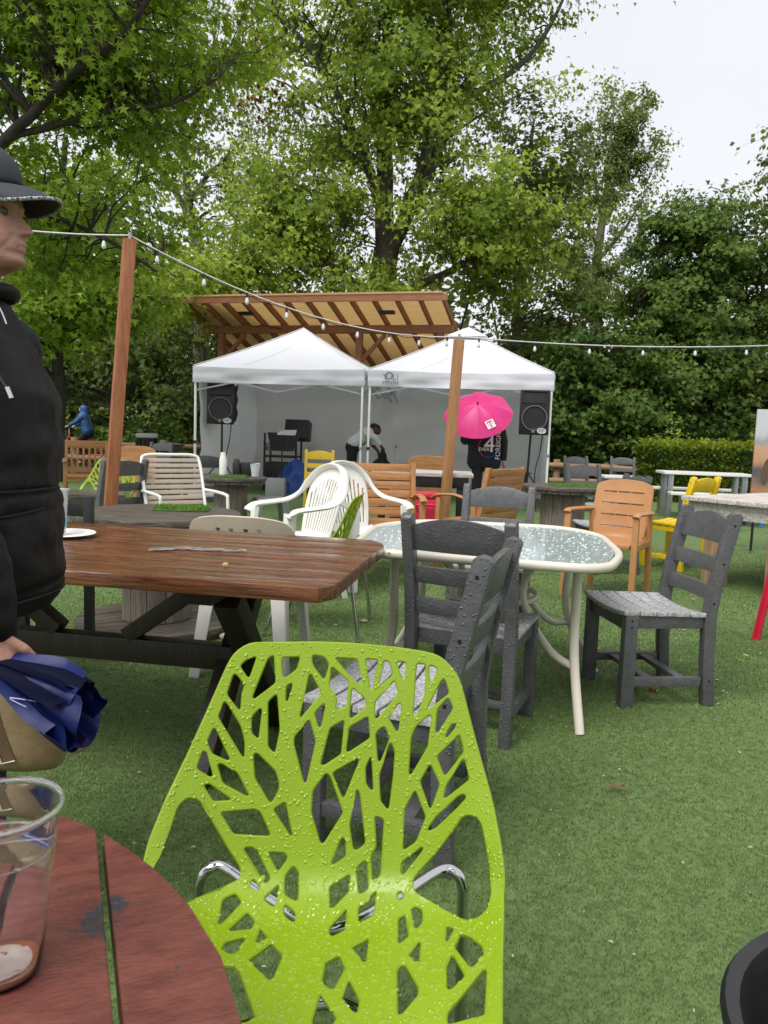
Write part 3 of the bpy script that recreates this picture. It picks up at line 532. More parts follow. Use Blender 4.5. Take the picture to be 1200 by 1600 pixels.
# ------------------------------------------------------------------ two pop-up tents
def tent(label, loc, rz, walls, vent):
    t = thing('canopy_tent', label, 'tent', loc, rz, 'white pop-up canopy tents'); W = 2.97; ze, zl, zp = 2.20, 1.935, 3.04; c = Vector((W/2, W/2, zp))
    cor = [Vector((0, 0, ze)), Vector((W, 0, ze)), Vector((W, W, ze)), Vector((0, W, ze))]
    for i in range(4):
        a, b_ = cor[i], cor[(i+1) % 4]; nrm = Vector((0, 0, 1)).cross(b_-a).normalized()
        def roof(u, v, a=a, b_=b_):
            p = (a+(b_-a)*u)*(1-v)+c*v; s = math.sin(math.pi*u)*(1-v)
            p.z += -.05*math.sin(math.pi*v)*(.5+.5*math.sin(math.pi*u))-.03*s+.022*noise.noise(p*1.6)*math.sin(math.pi*u)+.012*abs(math.sin(u*9+v*4))*(1-v)*math.sin(math.pi*u); return p
        B().grid(roof, 22, 16).obj('roof_panel', 'tent', t, smooth=50)
        def val(u, v, a=a, b_=b_, nrm=nrm):
            p = a+(b_-a)*u; p.z = ze-.03*math.sin(math.pi*u)+(zl-ze+.02*math.sin(math.pi*u))*v; w = .03*noise.noise(Vector((p.x*2.6, p.y*2.6, v*1.8+i)))*(v+.2)+.014*math.sin(u*9+v*3)*v+.010*noise.noise(Vector((u*3, v*9, i)))
            return p-nrm*(.01+w)
        B().grid(val, 40, 8).obj('valance', 'tent', t, smooth=50)
        for u0, u1 in ((.5, .27), (.5, .70)):
            B().tube([roof(u0+(u1-u0)*k/10, .78-.70*k/10)+Vector((0, 0, .004)) for k in range(11)], .006, 5, flat=.5).obj('strut_light_line', 'whitemetal', t, smooth=60)  # added white tubes imitate the light lines of struts behind the cloth
        # hip seam and leg
        p = cor[i]; d = Vector((W/2, W/2, 0))-Vector((p.x, p.y, 0)); d.normalize(); b = B()
        pts = []
        for k in range(9):
            v = k/8; q = p*(1-v)+c*v; q.z += -.025*math.sin(math.pi*v)+.012; pts.append(q)
        b.tube(pts, .012, 6, flat=.5); b.obj('hip_seam', 'whitemetal', t, smooth=60)
        l = B(); q = p+d*.045; l.box((q.x, q.y, .98), (.034, .034, 1.96)); l.box((q.x, q.y, .012), (.11, .11, .02)); lg = l.obj('leg', 'whitemetal', t, bevel=.004)
        B().box((q.x, q.y, .92), (.05, .05, .05)).obj('clamp', 'black' if i == 0 else 'galv', lg, bevel=.004)
        # scissor truss
        a2 = a+d*.05; e = cor[(i+1) % 4]; d2 = Vector((W/2, W/2, 0))-Vector((e.x, e.y, 0)); d2.normalize(); e2 = e+d2*.05; tr = B()
        for k in range(2):
            p0 = a2+(e2-a2)*(k/2); p1 = a2+(e2-a2)*((k+1)/2)
            for z0, z1 in ((2.10, 1.80), (1.80, 2.10)): tr.bar((p0.x, p0.y, z0), (p1.x, p1.y, z1), .014, .026)
        tr.obj('truss', 'galv', t)
    b = B()
    for p in cor: b.bar((p.x*.97+.04, p.y*.97+.04, 2.1), (W/2, W/2, 2.78), .016, .026)
    b.obj('roof_struts', 'galv', t)
    if vent:
        for i in range(4):
            a, b_ = cor[i], cor[(i+1) % 4]; lo = lambda q: Vector((W/2, W/2, 0))*(1-.23)+Vector((q.x, q.y, 0))*.23
            def cap(u, v, a=a, b_=b_): p = lo(a)*(1-u)+lo(b_)*u; p = p*(1-v)+Vector((W/2, W/2, 0))*v; p.z = 2.91+.19*v-.012*math.sin(math.pi*u)*(1-v); return p
            B().grid(cap, 8, 5).obj('vent_cap', 'tent', t, smooth=50)
    for w in walls:
        def wall(u, v, w=w):
            z = 2.06*(1-v)+.01; s = noise.noise(Vector((u*7, v*1.2, 3.1)))*.05+noise.noise(Vector((u*3+v*4, v*5, 9.7)))*.045+.02*math.sin(u*31+3*math.sin(v*4))*(.3+.7*v)
            tn = math.exp(-((u-.5)/.02)**2)*0
            if w == 'left': return Vector((.085+s, .06+u*(W-.12), z))
            if w == 'back': return Vector((-.06+u*(W+.12), W-.085+s, z))
            return Vector((W-.03+s*.6, .10+u*(W-.16), z))
        B().grid(wall, 64, 34).obj('wall_panel', 'tentwall', t, smooth=60)
    return t
ra = R(-10); ax = Vector((math.cos(ra), math.sin(ra), 0))
t1o = Vector((-3.32, 13.2, 0)); t2o = t1o+ax*3.03
tent('white pop-up canopy tent at the left, over the music gear', t1o, ra, ('left', 'back'), False)
tn2 = tent('white pop-up canopy tent at the right, small gray logo on its valance', t2o, ra, ('back', 'right'), True)
text('Y  LI', .135, 'tentmark', tn2, (.38, -.045, 2.085), (R(90), 0, 0)); b = B(); b.lathe([(.062, -.002), (.062, .002), (.042, .002), (.042, -.002)], 20, (.355, -.045, 2.105), Matrix.Rotation(R(90), 3, 'X'), closed=True); b.obj('logo_ring', 'tentmark', tn2)
text('IMPRESSA', .066, 'tentmark', tn2, (.38, -.045, 2.0), (R(90), 0, 0))
t = tag(B().tube(spline([t2o+Vector((2.99, .05, 1.9)), t2o+Vector((3.02, .1, 1.5)), t2o+Vector((3.0, .05, .8)), t2o+Vector((3.1, -.1, .02))], 5), .01, 6).obj('cable', 'black'), 'black cable hanging down the right tent corner', 'cable')
# outline and openings of the lime chair shell, (across, along) in millimetres
CH_OUT = [[-150,856],[-166,849],[-182,836],[-193,815],[-206,778],[-222,735],[-242,681],[-258,639],[-273,596],[-284,554],[-290,524],[-296,378],[-292,315],[-275,241],[-252,175],[-221,90],[-160,27],[-110,8],[142,8],[188,27],[217,94],[225,143],[249,266],[268,361],[274,420],[274,518],[268,568],[262,610],[248,664],[232,723],[218,777],[210,804],[195,824],[178,839],[158,846],[100,854],[27,859],[-46,860],[-81,858]]
CH_HOLES = [[[-170,814],[-159,825],[-143,831],[-153,795],[-157,796]],[[-180,800],[-174,798],[-161,782],[-165,765],[-165,741],[-168,741],[-189,766]],[[-193,754],[-188,751],[-163,714],[-155,689],[-154,663],[-158,665],[-201,729]],[[-208,710],[-204,709],[-177,659],[-182,658],[-207,669],[-216,689]],[[-222,674],[-216,671],[-203,633],[-207,631],[-230,645]],[[-197,651],[-192,653],[-164,638],[-142,601],[-147,601],[-186,621]],[[-214,620],[-208,620],[-172,596],[-174,594],[-200,593],[-215,616]],[[-123,828],[-114,834],[-108,787],[-143,759],[-146,762],[-135,794]],[[-100,830],[-68,832],[-73,811],[-92,796],[-96,798]],[[-89,782],[-81,787],[-79,782],[-86,756],[-89,757]],[[-145,730],[-132,744],[-129,741],[-132,695],[-135,695],[-144,703]],[[-119,755],[-107,767],[-104,764],[-97,709],[-103,672],[-106,672],[-115,680]],[[-51,801],[-47,803],[-30,774],[-31,768],[-61,731],[-64,730]],[[-45,836],[-26,833],[-17,821],[-23,796],[-27,796],[-45,819],[-47,830]],[[-139,668],[-133,670],[-101,641],[-94,622],[-94,610],[-104,591],[-108,591],[-134,629]],[[-71,698],[-51,723],[-47,726],[-35,691],[-48,623],[-52,623],[-72,687]],[[-39,737],[-24,754],[-21,750],[-27,714],[-31,714]],[[-88,588],[-82,592],[-67,538],[-71,539],[-101,580]],[[-187,575],[-131,580],[-122,575],[-103,539],[-109,538],[-164,541]],[[-7,832],[32,831],[43,789],[39,787],[23,799]],[[47,832],[69,830],[60,780],[57,779]],[[79,829],[88,828],[95,805],[74,787],[72,789]],[[101,828],[118,827],[116,800],[113,797]],[[137,826],[152,824],[151,775],[138,739],[134,736],[132,739]],[[158,821],[163,823],[173,816],[163,794],[159,795]],[[181,800],[186,798],[193,776],[159,750],[156,750]],[[-12,817],[18,793],[16,751],[1,744],[-2,746],[0,763],[-15,784]],[[25,782],[47,764],[50,750],[25,730],[22,733]],[[98,795],[105,774],[70,731],[66,731],[66,759],[96,792]],[[106,757],[111,755],[107,713],[104,709],[90,732]],[[191,769],[200,752],[174,710],[170,710],[173,748]],[[203,731],[205,722],[190,703],[187,703],[192,716]],[[211,708],[218,681],[188,641],[185,641],[173,671],[207,705]],[[219,668],[227,636],[188,604],[185,605],[189,624],[215,666]],[[144,725],[159,739],[163,737],[157,687],[130,640],[126,640],[129,700],[137,719]],[[6,723],[13,727],[9,670],[-20,651],[-25,653],[-11,713]],[[22,715],[54,734],[58,698],[22,674],[18,675]],[[73,712],[83,718],[92,699],[77,660],[73,660],[68,704]],[[95,691],[101,677],[99,637],[93,585],[90,583],[79,596],[76,636],[91,687]],[[39,665],[40,659],[17,600],[14,600],[-4,638],[0,642]],[[61,668],[66,614],[63,612],[54,622],[52,649]],[[163,656],[178,626],[164,587],[161,587],[145,629],[160,655]],[[137,615],[155,573],[139,533],[120,520],[118,523],[120,584]],[[218,612],[222,607],[204,587],[172,556],[161,551],[158,553],[172,573],[210,609]],[[207,562],[215,575],[225,579],[238,577],[245,565],[249,540],[254,501],[253,410],[245,376],[230,367],[215,370],[207,380],[174,422],[140,449],[135,458],[135,472],[148,489],[177,521]],[[-36,610],[-15,639],[-8,634],[16,576],[-15,527],[-20,528],[-37,575]],[[38,614],[43,608],[55,528],[40,517],[35,520],[28,556]],[[15,536],[21,535],[23,508],[3,495],[-1,496]],[[70,572],[85,567],[81,480],[72,472],[68,473],[65,509],[74,523]],[[53,501],[59,500],[61,457],[49,450],[46,451],[41,489]],[[29,479],[31,477],[30,454],[4,425],[0,426],[-2,460]],[[75,454],[70,413],[47,397],[46,426]],[[27,424],[25,381],[4,363],[2,369],[2,389]],[[109,449],[115,453],[120,443],[112,437],[109,440]],[[130,420],[138,424],[147,417],[146,390],[136,374],[133,378]],[[109,402],[120,410],[122,356],[107,339],[106,342]],[[137,341],[139,336],[132,286],[129,287],[119,307]],[[62,359],[56,296],[54,296],[36,337]],[[-1,299],[18,318],[27,285],[12,236],[8,236],[-4,250]],[[33,257],[47,214],[44,187],[40,189],[24,215]],[[109,288],[113,284],[127,230],[125,215],[101,180],[97,180],[101,275]],[[182,373],[192,361],[179,331],[176,331]],[[200,345],[212,330],[225,300],[224,280],[206,258],[202,258],[187,313]],[[180,294],[183,291],[192,241],[169,217],[165,220],[170,270]],[[220,251],[222,243],[205,160],[158,153],[160,175]],[[-5,225],[-2,220],[18,179],[14,171],[3,143],[-11,162],[-13,174]],[[116,501],[150,526],[151,521],[119,481],[115,483]],[[-146,519],[-137,521],[-125,518],[-99,471],[-105,464],[-109,466]],[[-106,513],[-78,512],[-73,504],[-86,485],[-90,486]],[[-64,492],[-54,483],[-52,438],[-57,436],[-74,446],[-76,475]],[[-127,470],[-114,455],[-119,449],[-132,458]],[[-86,461],[-84,457],[-87,424],[-93,425],[-107,436]],[[-72,430],[-54,416],[-54,397],[-59,398],[-72,410]],[[-170,429],[-152,442],[-140,428],[-166,371],[-169,372]],[[-129,410],[-115,394],[-118,371],[-148,358],[-151,362]],[[-150,331],[-125,350],[-123,347],[-130,309],[-137,299],[-153,309]],[[-104,376],[-90,355],[-105,336],[-107,338]],[[-83,342],[-64,314],[-73,251],[-77,250],[-111,292]],[[-127,275],[-117,257],[-85,172],[-108,157],[-134,173],[-157,252],[-156,271]],[[-258,558],[-253,585],[-242,598],[-230,598],[-219,591],[-205,573],[-217,589],[-195,554],[-173,521],[-152,492],[-148,483],[-148,470],[-167,458],[-211,421],[-238,369],[-260,346],[-277,352],[-282,383],[-276,443]]]
# ------------------------------------------------------------------ chairs
def lerp_tab(tab, z):
    for (z0, a), (z1, b) in zip(tab, tab[1:]):
        if z <= z1: return a+(b-a)*(z-z0)/(z1-z0)
    return tab[-1][1]
def slat_chair(m, label, loc, rz, group):
    t = thing('slat_chair', label, 'chair', loc, rz, group)
    fr = [(0, .172), (.2, .155), (.42, .148), (.56, .166), (.885, .238)]
    poly = [(y, z) for z, y in fr]; poly[-1] = (.238, .872); top = [(.243, .884), (.262, .892), (.285, .886), (.295, .872)]
    back = [(.222, .56), (.206, .42), (.210, .2), (.226, 0)]
    for s in (-1, 1):
        po = B().prism(poly+top+back, -.022, .022, lambda a, b, q: (s*.205+q, a, b)).obj('back_post', m, t, bevel=.005)
        for z in (.835, .66, .48, .12): B().lathe([(.0055, 0), (.0055, .0015)], 8, (s*.2275, lerp_tab(fr, z)+.028, z), Matrix.Rotation(R(90*s), 3, 'Y')).obj('screw', 'screw', po)
        fl = B().box((s*.205, -.2, .2125), (.045, .06, .425)).obj('front_leg', m, t, bevel=.005)
        for z in (.40, .37): B().lathe([(.005, 0), (.005, .0015)], 8, (s*.2275, -.2, z), Matrix.Rotation(R(90*s), 3, 'Y')).obj('screw', 'screw', fl)
        B().box((s*.2, -.01, .393), (.03, .318, .062)).obj('side_rail', m, t, bevel=.003)
        B().box((s*.205, -.012, .115), (.028, .33, .042)).obj('stretcher', m, t, bevel=.003)
    for y in (-.085, .075): B().box((0, y, .118), (.378, .045, .022)).obj('cross_stretcher', m, t, bevel=.003)
    B().box((0, -.2, .385), (.363, .03, .075)).obj('front_rail', m, t, bevel=.003); B().box((0, .145, .385), (.363, .026, .06)).obj('rear_rail', m, t, bevel=.003)
    for i in range(5):
        y0 = -.24+i*.080; y1 = y0+.072
        def sl(u, v, y0=y0, y1=y1):                       # closed cross-section swept over the width
            k = int(round(v*4)) % 4; x = -.228+.456*u; z = .446-.017*(1-(x/.228)**2)-.010*max(0, min(1, ((y0+y1)/2+.24)/.4))
            return Vector((x, (y0, y1, y1, y0)[k], z-(0, 0, .02, .02)[k]))
        b = B(); vs = [sl(u/10, k/4) for u in range(11) for k in range(4)]; fs = [(u*4+k, u*4+(k+1) % 4, u*4+4+(k+1) % 4, u*4+4+k) for u in range(10) for k in range(4)]+[(3, 2, 1, 0), (40, 41, 42, 43)]
        b.add(vs, fs).obj('seat_slat', 'grayseat_sheen' if m == 'gray' else m, t, bevel=.003)
    for z0, z1, arch in ((.485, .552, 0), (.612, .682, 0), (.745, .845, .035)):
        vs = []
        for u in range(11):
            x = -.184+.368*u/10; cz = 1-(x/.184)**2
            for z, d in ((z0, 0), (z1+arch*cz, 0), (z1+arch*cz, .022), (z0, .022)): vs.append((x, lerp_tab(fr, z)+.018+d+.014*cz, z))
        fs = [(u*4+k, u*4+(k+1) % 4, u*4+4+(k+1) % 4, u*4+4+k) for u in range(10) for k in range(4)]+[(3, 2, 1, 0), (40, 41, 42, 43)]
        B().add(vs, fs).obj('back_slat', m, t, bevel=.004)
    return t
GC = 'gray slatted dining chairs'
gch = slat_chair('gray', 'gray slatted chair standing alone at the right, seat turned to the glass table', (1.29, 3.61, 0), R(-82), GC)
for loc, rz, lab in (((.387, 3.134, 0), 157, 'gray slatted chair seen from behind, drawn up to the near side of the glass table'),
                     ((.084, 2.254, 0), -110, 'nearest gray slatted chair, turned sideways right behind the lime chair'),
                     ((.66, 4.62, 0), -15, 'gray slatted chair facing the camera across the glass table'),
                     ((-2.45, 6.75, 0), -125, 'gray slatted chair beside the cedar post, behind the spool table with grass'),
                     ((2.05, 7.0, 0), -80, 'gray slatted chair half hidden behind the caramel armchair'),
                     ((-2.05, 8.6, 0), 200, 'gray slatted chair behind the white strap lounge chair'),
                     ((3.45, 13.6, 0), 8, 'gray slatted chair by the log fence, nearer the tent corner'),
                     ((4.4, 14.2, 0), -10, 'gray slatted chair by the log fence, nearer the hedge'),
                     ((-3.95, 13.0, 0), -20, 'small gray chair far back at the left, before the waste bins'),
                     ((2.5, 9.3, 0), 10, 'gray slatted chair behind the right spool table, back rail just showing')):
    copy_tree(gch, loc, R(rz), lab)
ych = slat_chair('yellow', 'yellow slatted chair beside the whitewashed table at the right', (2.82, 7.35, 0), R(-143), 'yellow slatted chairs')
copy_tree(ych, (-1.0, 11.6, 0), R(5), 'yellow slatted chair in front of the left tent', 'yellow slatted chairs')
bch = slat_chair('blue', 'blue slatted chair at the white picnic table by the hedge', (5.4, 11.4, 0), R(-113), 'blue chairs')

# lime chair: a bent perforated shell on tube legs
PR = [(-.46, .425), (-.43, .445), (-.38, .452), (-.25, .445), (-.10, .430), (-.045, .438), (-.005, .465), (.022, .52), (.058, .62), (.093, .73), (.125, .825), (.14, .87)]
pc = spline([2*Vector(PR[0])-Vector(PR[1])]+[Vector(p) for p in PR]+[2*Vector(PR[-1])-Vector(PR[-2])], 30)[30:-30]
PC = np.array([list(p) for p in pc]); PL = np.r_[0, np.cumsum(np.hypot(*np.diff(PC, axis=0).T))]
def lime_pt(x, s):
    y = np.interp(s, PL, PC[:, 0]); z = np.interp(s, PL, PC[:, 1]); e = .012
    ty = np.interp(s+e, PL, PC[:, 0])-np.interp(s-e, PL, PC[:, 0]); tz = np.interp(s+e, PL, PC[:, 1])-np.interp(s-e, PL, PC[:, 1]); n = math.hypot(ty, tz)+1e-9
    k = .45*x*x+.045*min(1, max(0, (abs(x)-.17)/.1))**2*math.exp(-((s-.473)/.13)**2)
    return Vector((x, y-tz/n*k, z+ty/n*k))
def lime_lift(x, s):
    p = lime_pt(x, s); h = .004; n = (lime_pt(x+h, s)-lime_pt(x-h, s)).cross(lime_pt(x, s+h)-lime_pt(x, s-h)); n.normalize(); return p, n
def lime_chair(label, loc, rz):
    t = thing('lime_chair', label, 'chair', loc, rz, 'lime green cut-out shell chairs')
    ol = rounded([(a/1000, b/1000) for a, b in CH_OUT], .02, 2); hs = [rounded([(a/1000, b/1000) for a, b in h], .005, 3) for h in CH_HOLES]
    sh = cdt_shell(ol, hs, lime_lift, .0085, .014, .0022); so = sh.obj('shell', 'lime', t, smooth=38)
    for nm, y0, yf, ym in (('rear_leg_frame', .10, .17, -.04), ('front_leg_frame', -.30, -.38, -.2)):
        pts = [(-.255, yf, 0), (-.24, y0+.02, .33), (-.236, y0+.01, .385), (-.222, y0+.012, .409), (-.19, y0+.01, .412), (-.10, (y0+ym)/2, .404), (0, ym, .402), (.10, (y0+ym)/2, .404), (.19, y0+.01, .412), (.222, y0+.012, .409), (.236, y0+.01, .385), (.24, y0+.02, .33), (.255, yf, 0)]
        B().tube(spline(pts, 5), .0105, 10).obj(nm, 'chrome', t, smooth=60)
    # rain drops on the shell
    tr = [[sh.top[i] for i in f] for f in sh.tri]; ar = np.array([(a[1]-a[0]).cross(a[2]-a[0]).length for a in tr]); ar /= ar.sum()
    r2 = np.random.default_rng(3); b = B(); n = 6800; ix = r2.choice(len(tr), n, p=ar)
    for i in ix:
        p0, p1, p2 = tr[i]; u, v = r2.uniform(0, 1, 2)
        if u+v > 1: u, v = 1-u, 1-v
        p = p0+(p1-p0)*u+(p2-p0)*v; nn = (p1-p0).cross(p2-p0).normalized(); a = nn.orthogonal().normalized(); c = nn.cross(a)
        r = .0008+.0027*r2.uniform(0, 1)**3.2; el = r2.uniform(.85, 1.25); k = 6
        if p.z < .47 and r2.uniform() < .35: r *= 1.5; el *= 1.6
        vs = [p+a*(math.cos(2*math.pi*j/k)*r*el)+c*(math.sin(2*math.pi*j/k)*r)-nn*.0001 for j in range(k)]+[p+a*(math.cos(2*math.pi*j/k)*r*el*.62)+c*(math.sin(2*math.pi*j/k)*r*.62)+nn*r*.36 for j in range(k)]+[p+nn*r*.48]
        b.add(vs, [(j, (j+1) % k, k+(j+1) % k, k+j) for j in range(k)]+[(k+j, k+(j+1) % k, 2*k) for j in range(k)]+[tuple(range(k-1, -1, -1))])
    d = b.obj('water_droplets', 'water', t, smooth=80); d['kind'] = 'stuff'
    return t
lch = lime_chair('large lime green cut-out chair in the foreground, wet with raindrops', (-.066, 1.2, 0), R(2))
copy_tree(lch, (-.26, 4.55, 0), R(-97), 'lime green cut-out chair seen edge-on in front of the white plastic chairs', skip=('water_droplets',))
copy_tree(lch, (-2.78, 7.75, 0), R(-8), 'lime green cut-out chair half hidden behind the cedar post', skip=('water_droplets',))

# white stacking garden chair with slotted back
def garden_chair(m, label, loc, rz, group, name='garden_chair'):
    t = thing(name, label, 'chair', loc, rz, group)
    def lift(x, s):
        f = lambda x, s: Vector((x, .16+.16*(max(s, 0)/.52)**1.2-.42*x*x*(.4+.6*s/.52), .40+s)); p = f(x, s); h = .004; n = (f(x, s+h)-f(x, s-h)).cross(f(x+h, s)-f(x-h, s)); n.normalize(); return p, n
    ol = [(-.185, 0), (.185, 0), (.205, .12), (.225, .28), (.225, .38), (.19, .46), (.11, .515), (0, .53), (-.11, .515), (-.19, .46), (-.225, .38), (-.225, .28), (-.205, .12)]
    hs = []
    for i in range(-5, 6):
        x0 = i*.030; x1 = i*.037; top = .44-.0042*i*i; hs.append(rounded([(x0-.0055, .06), (x0+.0055, .06), (x1+.0075, top), (x1-.0075, top)], .006, 2))
    cdt_shell(rounded(ol, .04, 3), hs, lift, .008, .03, .002).obj('backrest', m, t, smooth=40)
    # broad rim that flows over the back and down into both arms
    pts = [(-.285, -.235, .60), (-.29, -.19, .645), (-.29, -.05, .66), (-.285, .08, .675), (-.265, .17, .72), (-.235, .235, .80), (-.17, .285, .885), (-.09, .31, .925), (0, .318, .937)]
    pts = pts+[(-x, y, z) for x, y, z in pts[-2::-1]]
    B().tube(spline(pts, 5), [.042]*(5*(len(pts)-1)+1), 12, flat=.42, upv=(0, .45, 1)).obj('arm_rim', m, t, smooth=60)
    def seat(u, v): x = (-.235+.47*u)*(1-.12*v); y = -.25+.44*v; return Vector((x, y, .435-.03*math.sin(math.pi*min(1, v*1.1))-.02*(1-(2*u-1)**2)))
    b = B().grid(seat, 12, 10); n = len(b.v); b.add([(x, y, z-.01) for x, y, z in b.v], [tuple(reversed(f)) for f in b.f]); b.box((0, -.253, .405), (.45, .008, .05)); b.obj('seat', m, t, smooth=50)
    for s in (-1, 1):
        for nm, p0, p1 in (('front_leg', (s*.262, -.225, .63), (s*.285, -.27, 0)), ('rear_leg', (s*.215, .18, .44), (s*.25, .29, 0))):
            p0 = Vector(p0); p1 = Vector(p1); b = B(); w = .062
            for a_, c_ in (((1, 0, 0), (0, 1, 0)), ((0, 1, 0), (1, 0, 0))):
                a_ = Vector(a_)*(-s if a_[0] else (1 if nm == 'front_leg' else -1)); k = Vector(c_)*.0035
                b.add([p0-k, p0+a_*w-k, p1+a_*w*.75-k, p1-k, p0+k, p0+a_*w+k, p1+a_*w*.75+k, p1+k], [(0, 1, 2, 3), (7, 6, 5, 4), (0, 4, 5, 1), (1, 5, 6, 2), (2, 6, 7, 3), (3, 7, 4, 0)])
            b.obj(nm, m, t, bevel=.002)
    return t
wgc = garden_chair('whiteplastic', 'white plastic garden armchair with slotted back, nearer the picnic table', (-.62, 5.45, 0), R(-52), 'white plastic garden chairs')
copy_tree(wgc, (-.17, 6.0, 0), R(40), 'white plastic garden armchair overlapped by the other white one, turned right', 'white plastic garden chairs')

# beige low-backed resin chair under the picnic table
t = thing('resin_chair', 'beige resin chair with a low holed back, pushed under the picnic table', 'chair', (-.63, 3.80, 0), R(172))
def blift(x, s):
    f = lambda x, s: Vector((x, .20+.10*s/.36-.7*x*x, .42+s)); p = f(x, s); h = .004; n = (f(x, s+h)-f(x, s-h)).cross(f(x+h, s)-f(x-h, s)); n.normalize(); return p, n
cdt_shell(rounded([(-.19, 0), (.19, 0), (.255, .2), (.262, .30), (.22, .352), (.1, .372), (-.1, .372), (-.22, .352), (-.262, .30), (-.255, .2)], .05, 3), [rounded([(x-.009, .292), (x+.009, .292), (x+.012, .312), (x-.012, .312)], .006, 2) for x in (-.10, -.035, .035, .10)]+[rounded([(x-.02, .08), (x+.02, .08), (x+.024, .25), (x-.024, .25)], .015, 3) for x in (-.12, -.04, .04, .12)], blift, .010, .03, .002).obj('backrest', 'beigeplastic', t, smooth=40)
b = B().grid(lambda u, v: Vector(((-.22+.44*u)*(1-.1*v), -.24+.44*v, .43-.02*math.sin(math.pi*u))), 8, 8); b.add([(x, y, z-.014) for x, y, z in b.v], [tuple(reversed(f)) for f in b.f]); b.obj('seat', 'whiteplastic', t, smooth=50)
for s in (-1, 1):
    for nm, p0, p1 in (('front_leg', (s*.2, -.21, .43), (s*.235, -.25, 0)), ('rear_leg', (s*.2, .2, .45), (s*.24, .27, 0))):
        p0 = Vector(p0); p1 = Vector(p1); b = B()
        for a_, c_ in (((1, 0, 0), (0, 1, 0)), ((0, 1, 0), (1, 0, 0))):
            a_ = Vector(a_)*(-s if a_[0] else (1 if nm == 'front_leg' else -1)); k = Vector(c_)*.0035; w = .07
            b.add([p0-k, p0+a_*w-k, p1+a_*w*.7-k, p1-k, p0+k, p0+a_*w+k, p1+a_*w*.7+k, p1+k], [(0, 1, 2, 3), (7, 6, 5, 4), (0, 4, 5, 1), (1, 5, 6, 2), (2, 6, 7, 3), (3, 7, 4, 0)])
        b.obj(nm, 'whiteplastic', t, bevel=.002)

# caramel armchair with slotted back
t = thing('caramel_armchair', 'caramel plastic armchair with horizontal slots in its back', 'chair', (1.74, 5.85, 0), R(-35))
def clift(x, s):
    f = lambda x, s: Vector((x, .20+.12*s/.46-.45*x*x, .43+s)); p = f(x, s); h = .004; n = (f(x, s+h)-f(x, s-h)).cross(f(x+h, s)-f(x-h, s)); n.normalize(); return p, n
hs = []
for z, w in ((.085, .16), (.175, .165), (.265, .17), (.355, .165)):
    for k in range(3): x0 = -w+k*2*w/3+.006; x1 = -w+(k+1)*2*w/3-.006; hs.append([(x0, z), (x1, z), (x1, z+.0075), (x0, z+.0075)])
cdt_shell(rounded([(-.2, 0), (.2, 0), (.23, .2), (.225, .42), (.13, .452), (0, .462), (-.13, .452), (-.225, .42), (-.23, .2)], .03, 3), hs, clift, .022, .03, .004).obj('backrest', 'orangeplastic', t, smooth=40)
B().box((0, -.03, .425), (.46, .46, .035)).obj('seat', 'orangeplastic', t, bevel=.01)
for s in (-1, 1):
    B().tube(spline([(s*.26, -.245, .645), (s*.262, -.21, .662), (s*.262, -.05, .66), (s*.255, .12, .655), (s*.235, .225, .65)], 4), .028, 10, flat=.55).obj('armrest', 'orangeplastic', t, smooth=60)
    B().bar((s*.262, -.235, 0), (s*.258, -.215, .645), .045, .04, (0, 1, 0)).obj('front_leg', 'orangeplastic', t, bevel=.008); B().bar((s*.23, .27, 0), (s*.225, .215, .64), .042, .04, (0, 1, 0)).obj('rear_leg', 'orangeplastic', t, bevel=.008)
    B().bar((s*.245, -.2, .41), (s*.225, .2, .41), .03, .05).obj('side_rail', 'orangeplastic', t, bevel=.005)

# teak armchair with horizontal back boards
def teak_armchair(label, loc, rz, vertical=False, group='teak armchairs'):
    t = thing('teak_armchair', label, 'chair', loc, rz, group); W = .27
    for s in (-1, 1):
        B().add([(s*W+q, y, z) for q in (-.02, .02) for y, z in ((.19, 0), (.245, 0), (.225, .42), (.315, .93), (.27, .93), (.18, .42))], [(0, 1, 2, 3, 4, 5), (11, 10, 9, 8, 7, 6)]+[(i, (i+1) % 6, 6+(i+1) % 6, 6+i) for i in range(6)]).obj('back_post', 'teakz', t, bevel=.004)
        B().box((s*W, -.22, .32), (.045, .05, .64)).obj('front_leg', 'teakz', t, bevel=.005)
        pts = spline([(s*W, -.29, .635), (s*W, -.22, .665), (s*W, -.05, .675), (s*W, .10, .645), (s*W, .235, .63)], 4); B().tube(pts, .03, 10, flat=.4).obj('armrest', 'teak', t, smooth=50)
        B().box((s*W, -.01, .40), (.03, .40, .06)).obj('side_rail', 'teak', t, bevel=.003)
    if vertical:
        B().bar((-W, .278, .87), (W, .278, .87), .03, .11).obj('top_rail', 'teak', t, bevel=.006); B().bar((-W, .222, .5), (W, .222, .5), .03, .06).obj('bottom_rail', 'teak', t, bevel=.004)
        for k in range(6): x = -.2+k*.08; B().bar((x, .225, .53), (x, .265, .82), .03, .014, (0, 1, 0)).obj('back_slat', 'teakz', t, bevel=.002)
    else:
        for k in range(6): z = .50+k*.077; y = .235+(z-.42)*.155; B().box((0, y, z), (2*W-.042, .018, .068), Matrix.Rotation(R(-9), 3, 'X')).obj('back_slat', 'teak', t, bevel=.003)
    for k in range(6): B().box((0, -.225+k*.078, .435), (2*W-.05, .068, .018)).obj('seat_slat', 'teak', t, bevel=.003)
    B().box((0, -.23, .40), (2*W-.046, .022, .06)).obj('front_rail', 'teak', t, bevel=.003)
    return t
tk = teak_armchair('teak armchair with horizontal back boards, facing the camera beside the white garden chairs', (.02, 6.55, 0), R(8))
copy_tree(tk, (.83, 6.85, 0), R(-132), 'teak armchair with horizontal back boards, turned away with its curved arm showing', 'teak armchairs')
teak_armchair('teak armchair with vertical back slats at the far left', (-4.25, 10.9, 0), R(20), True)
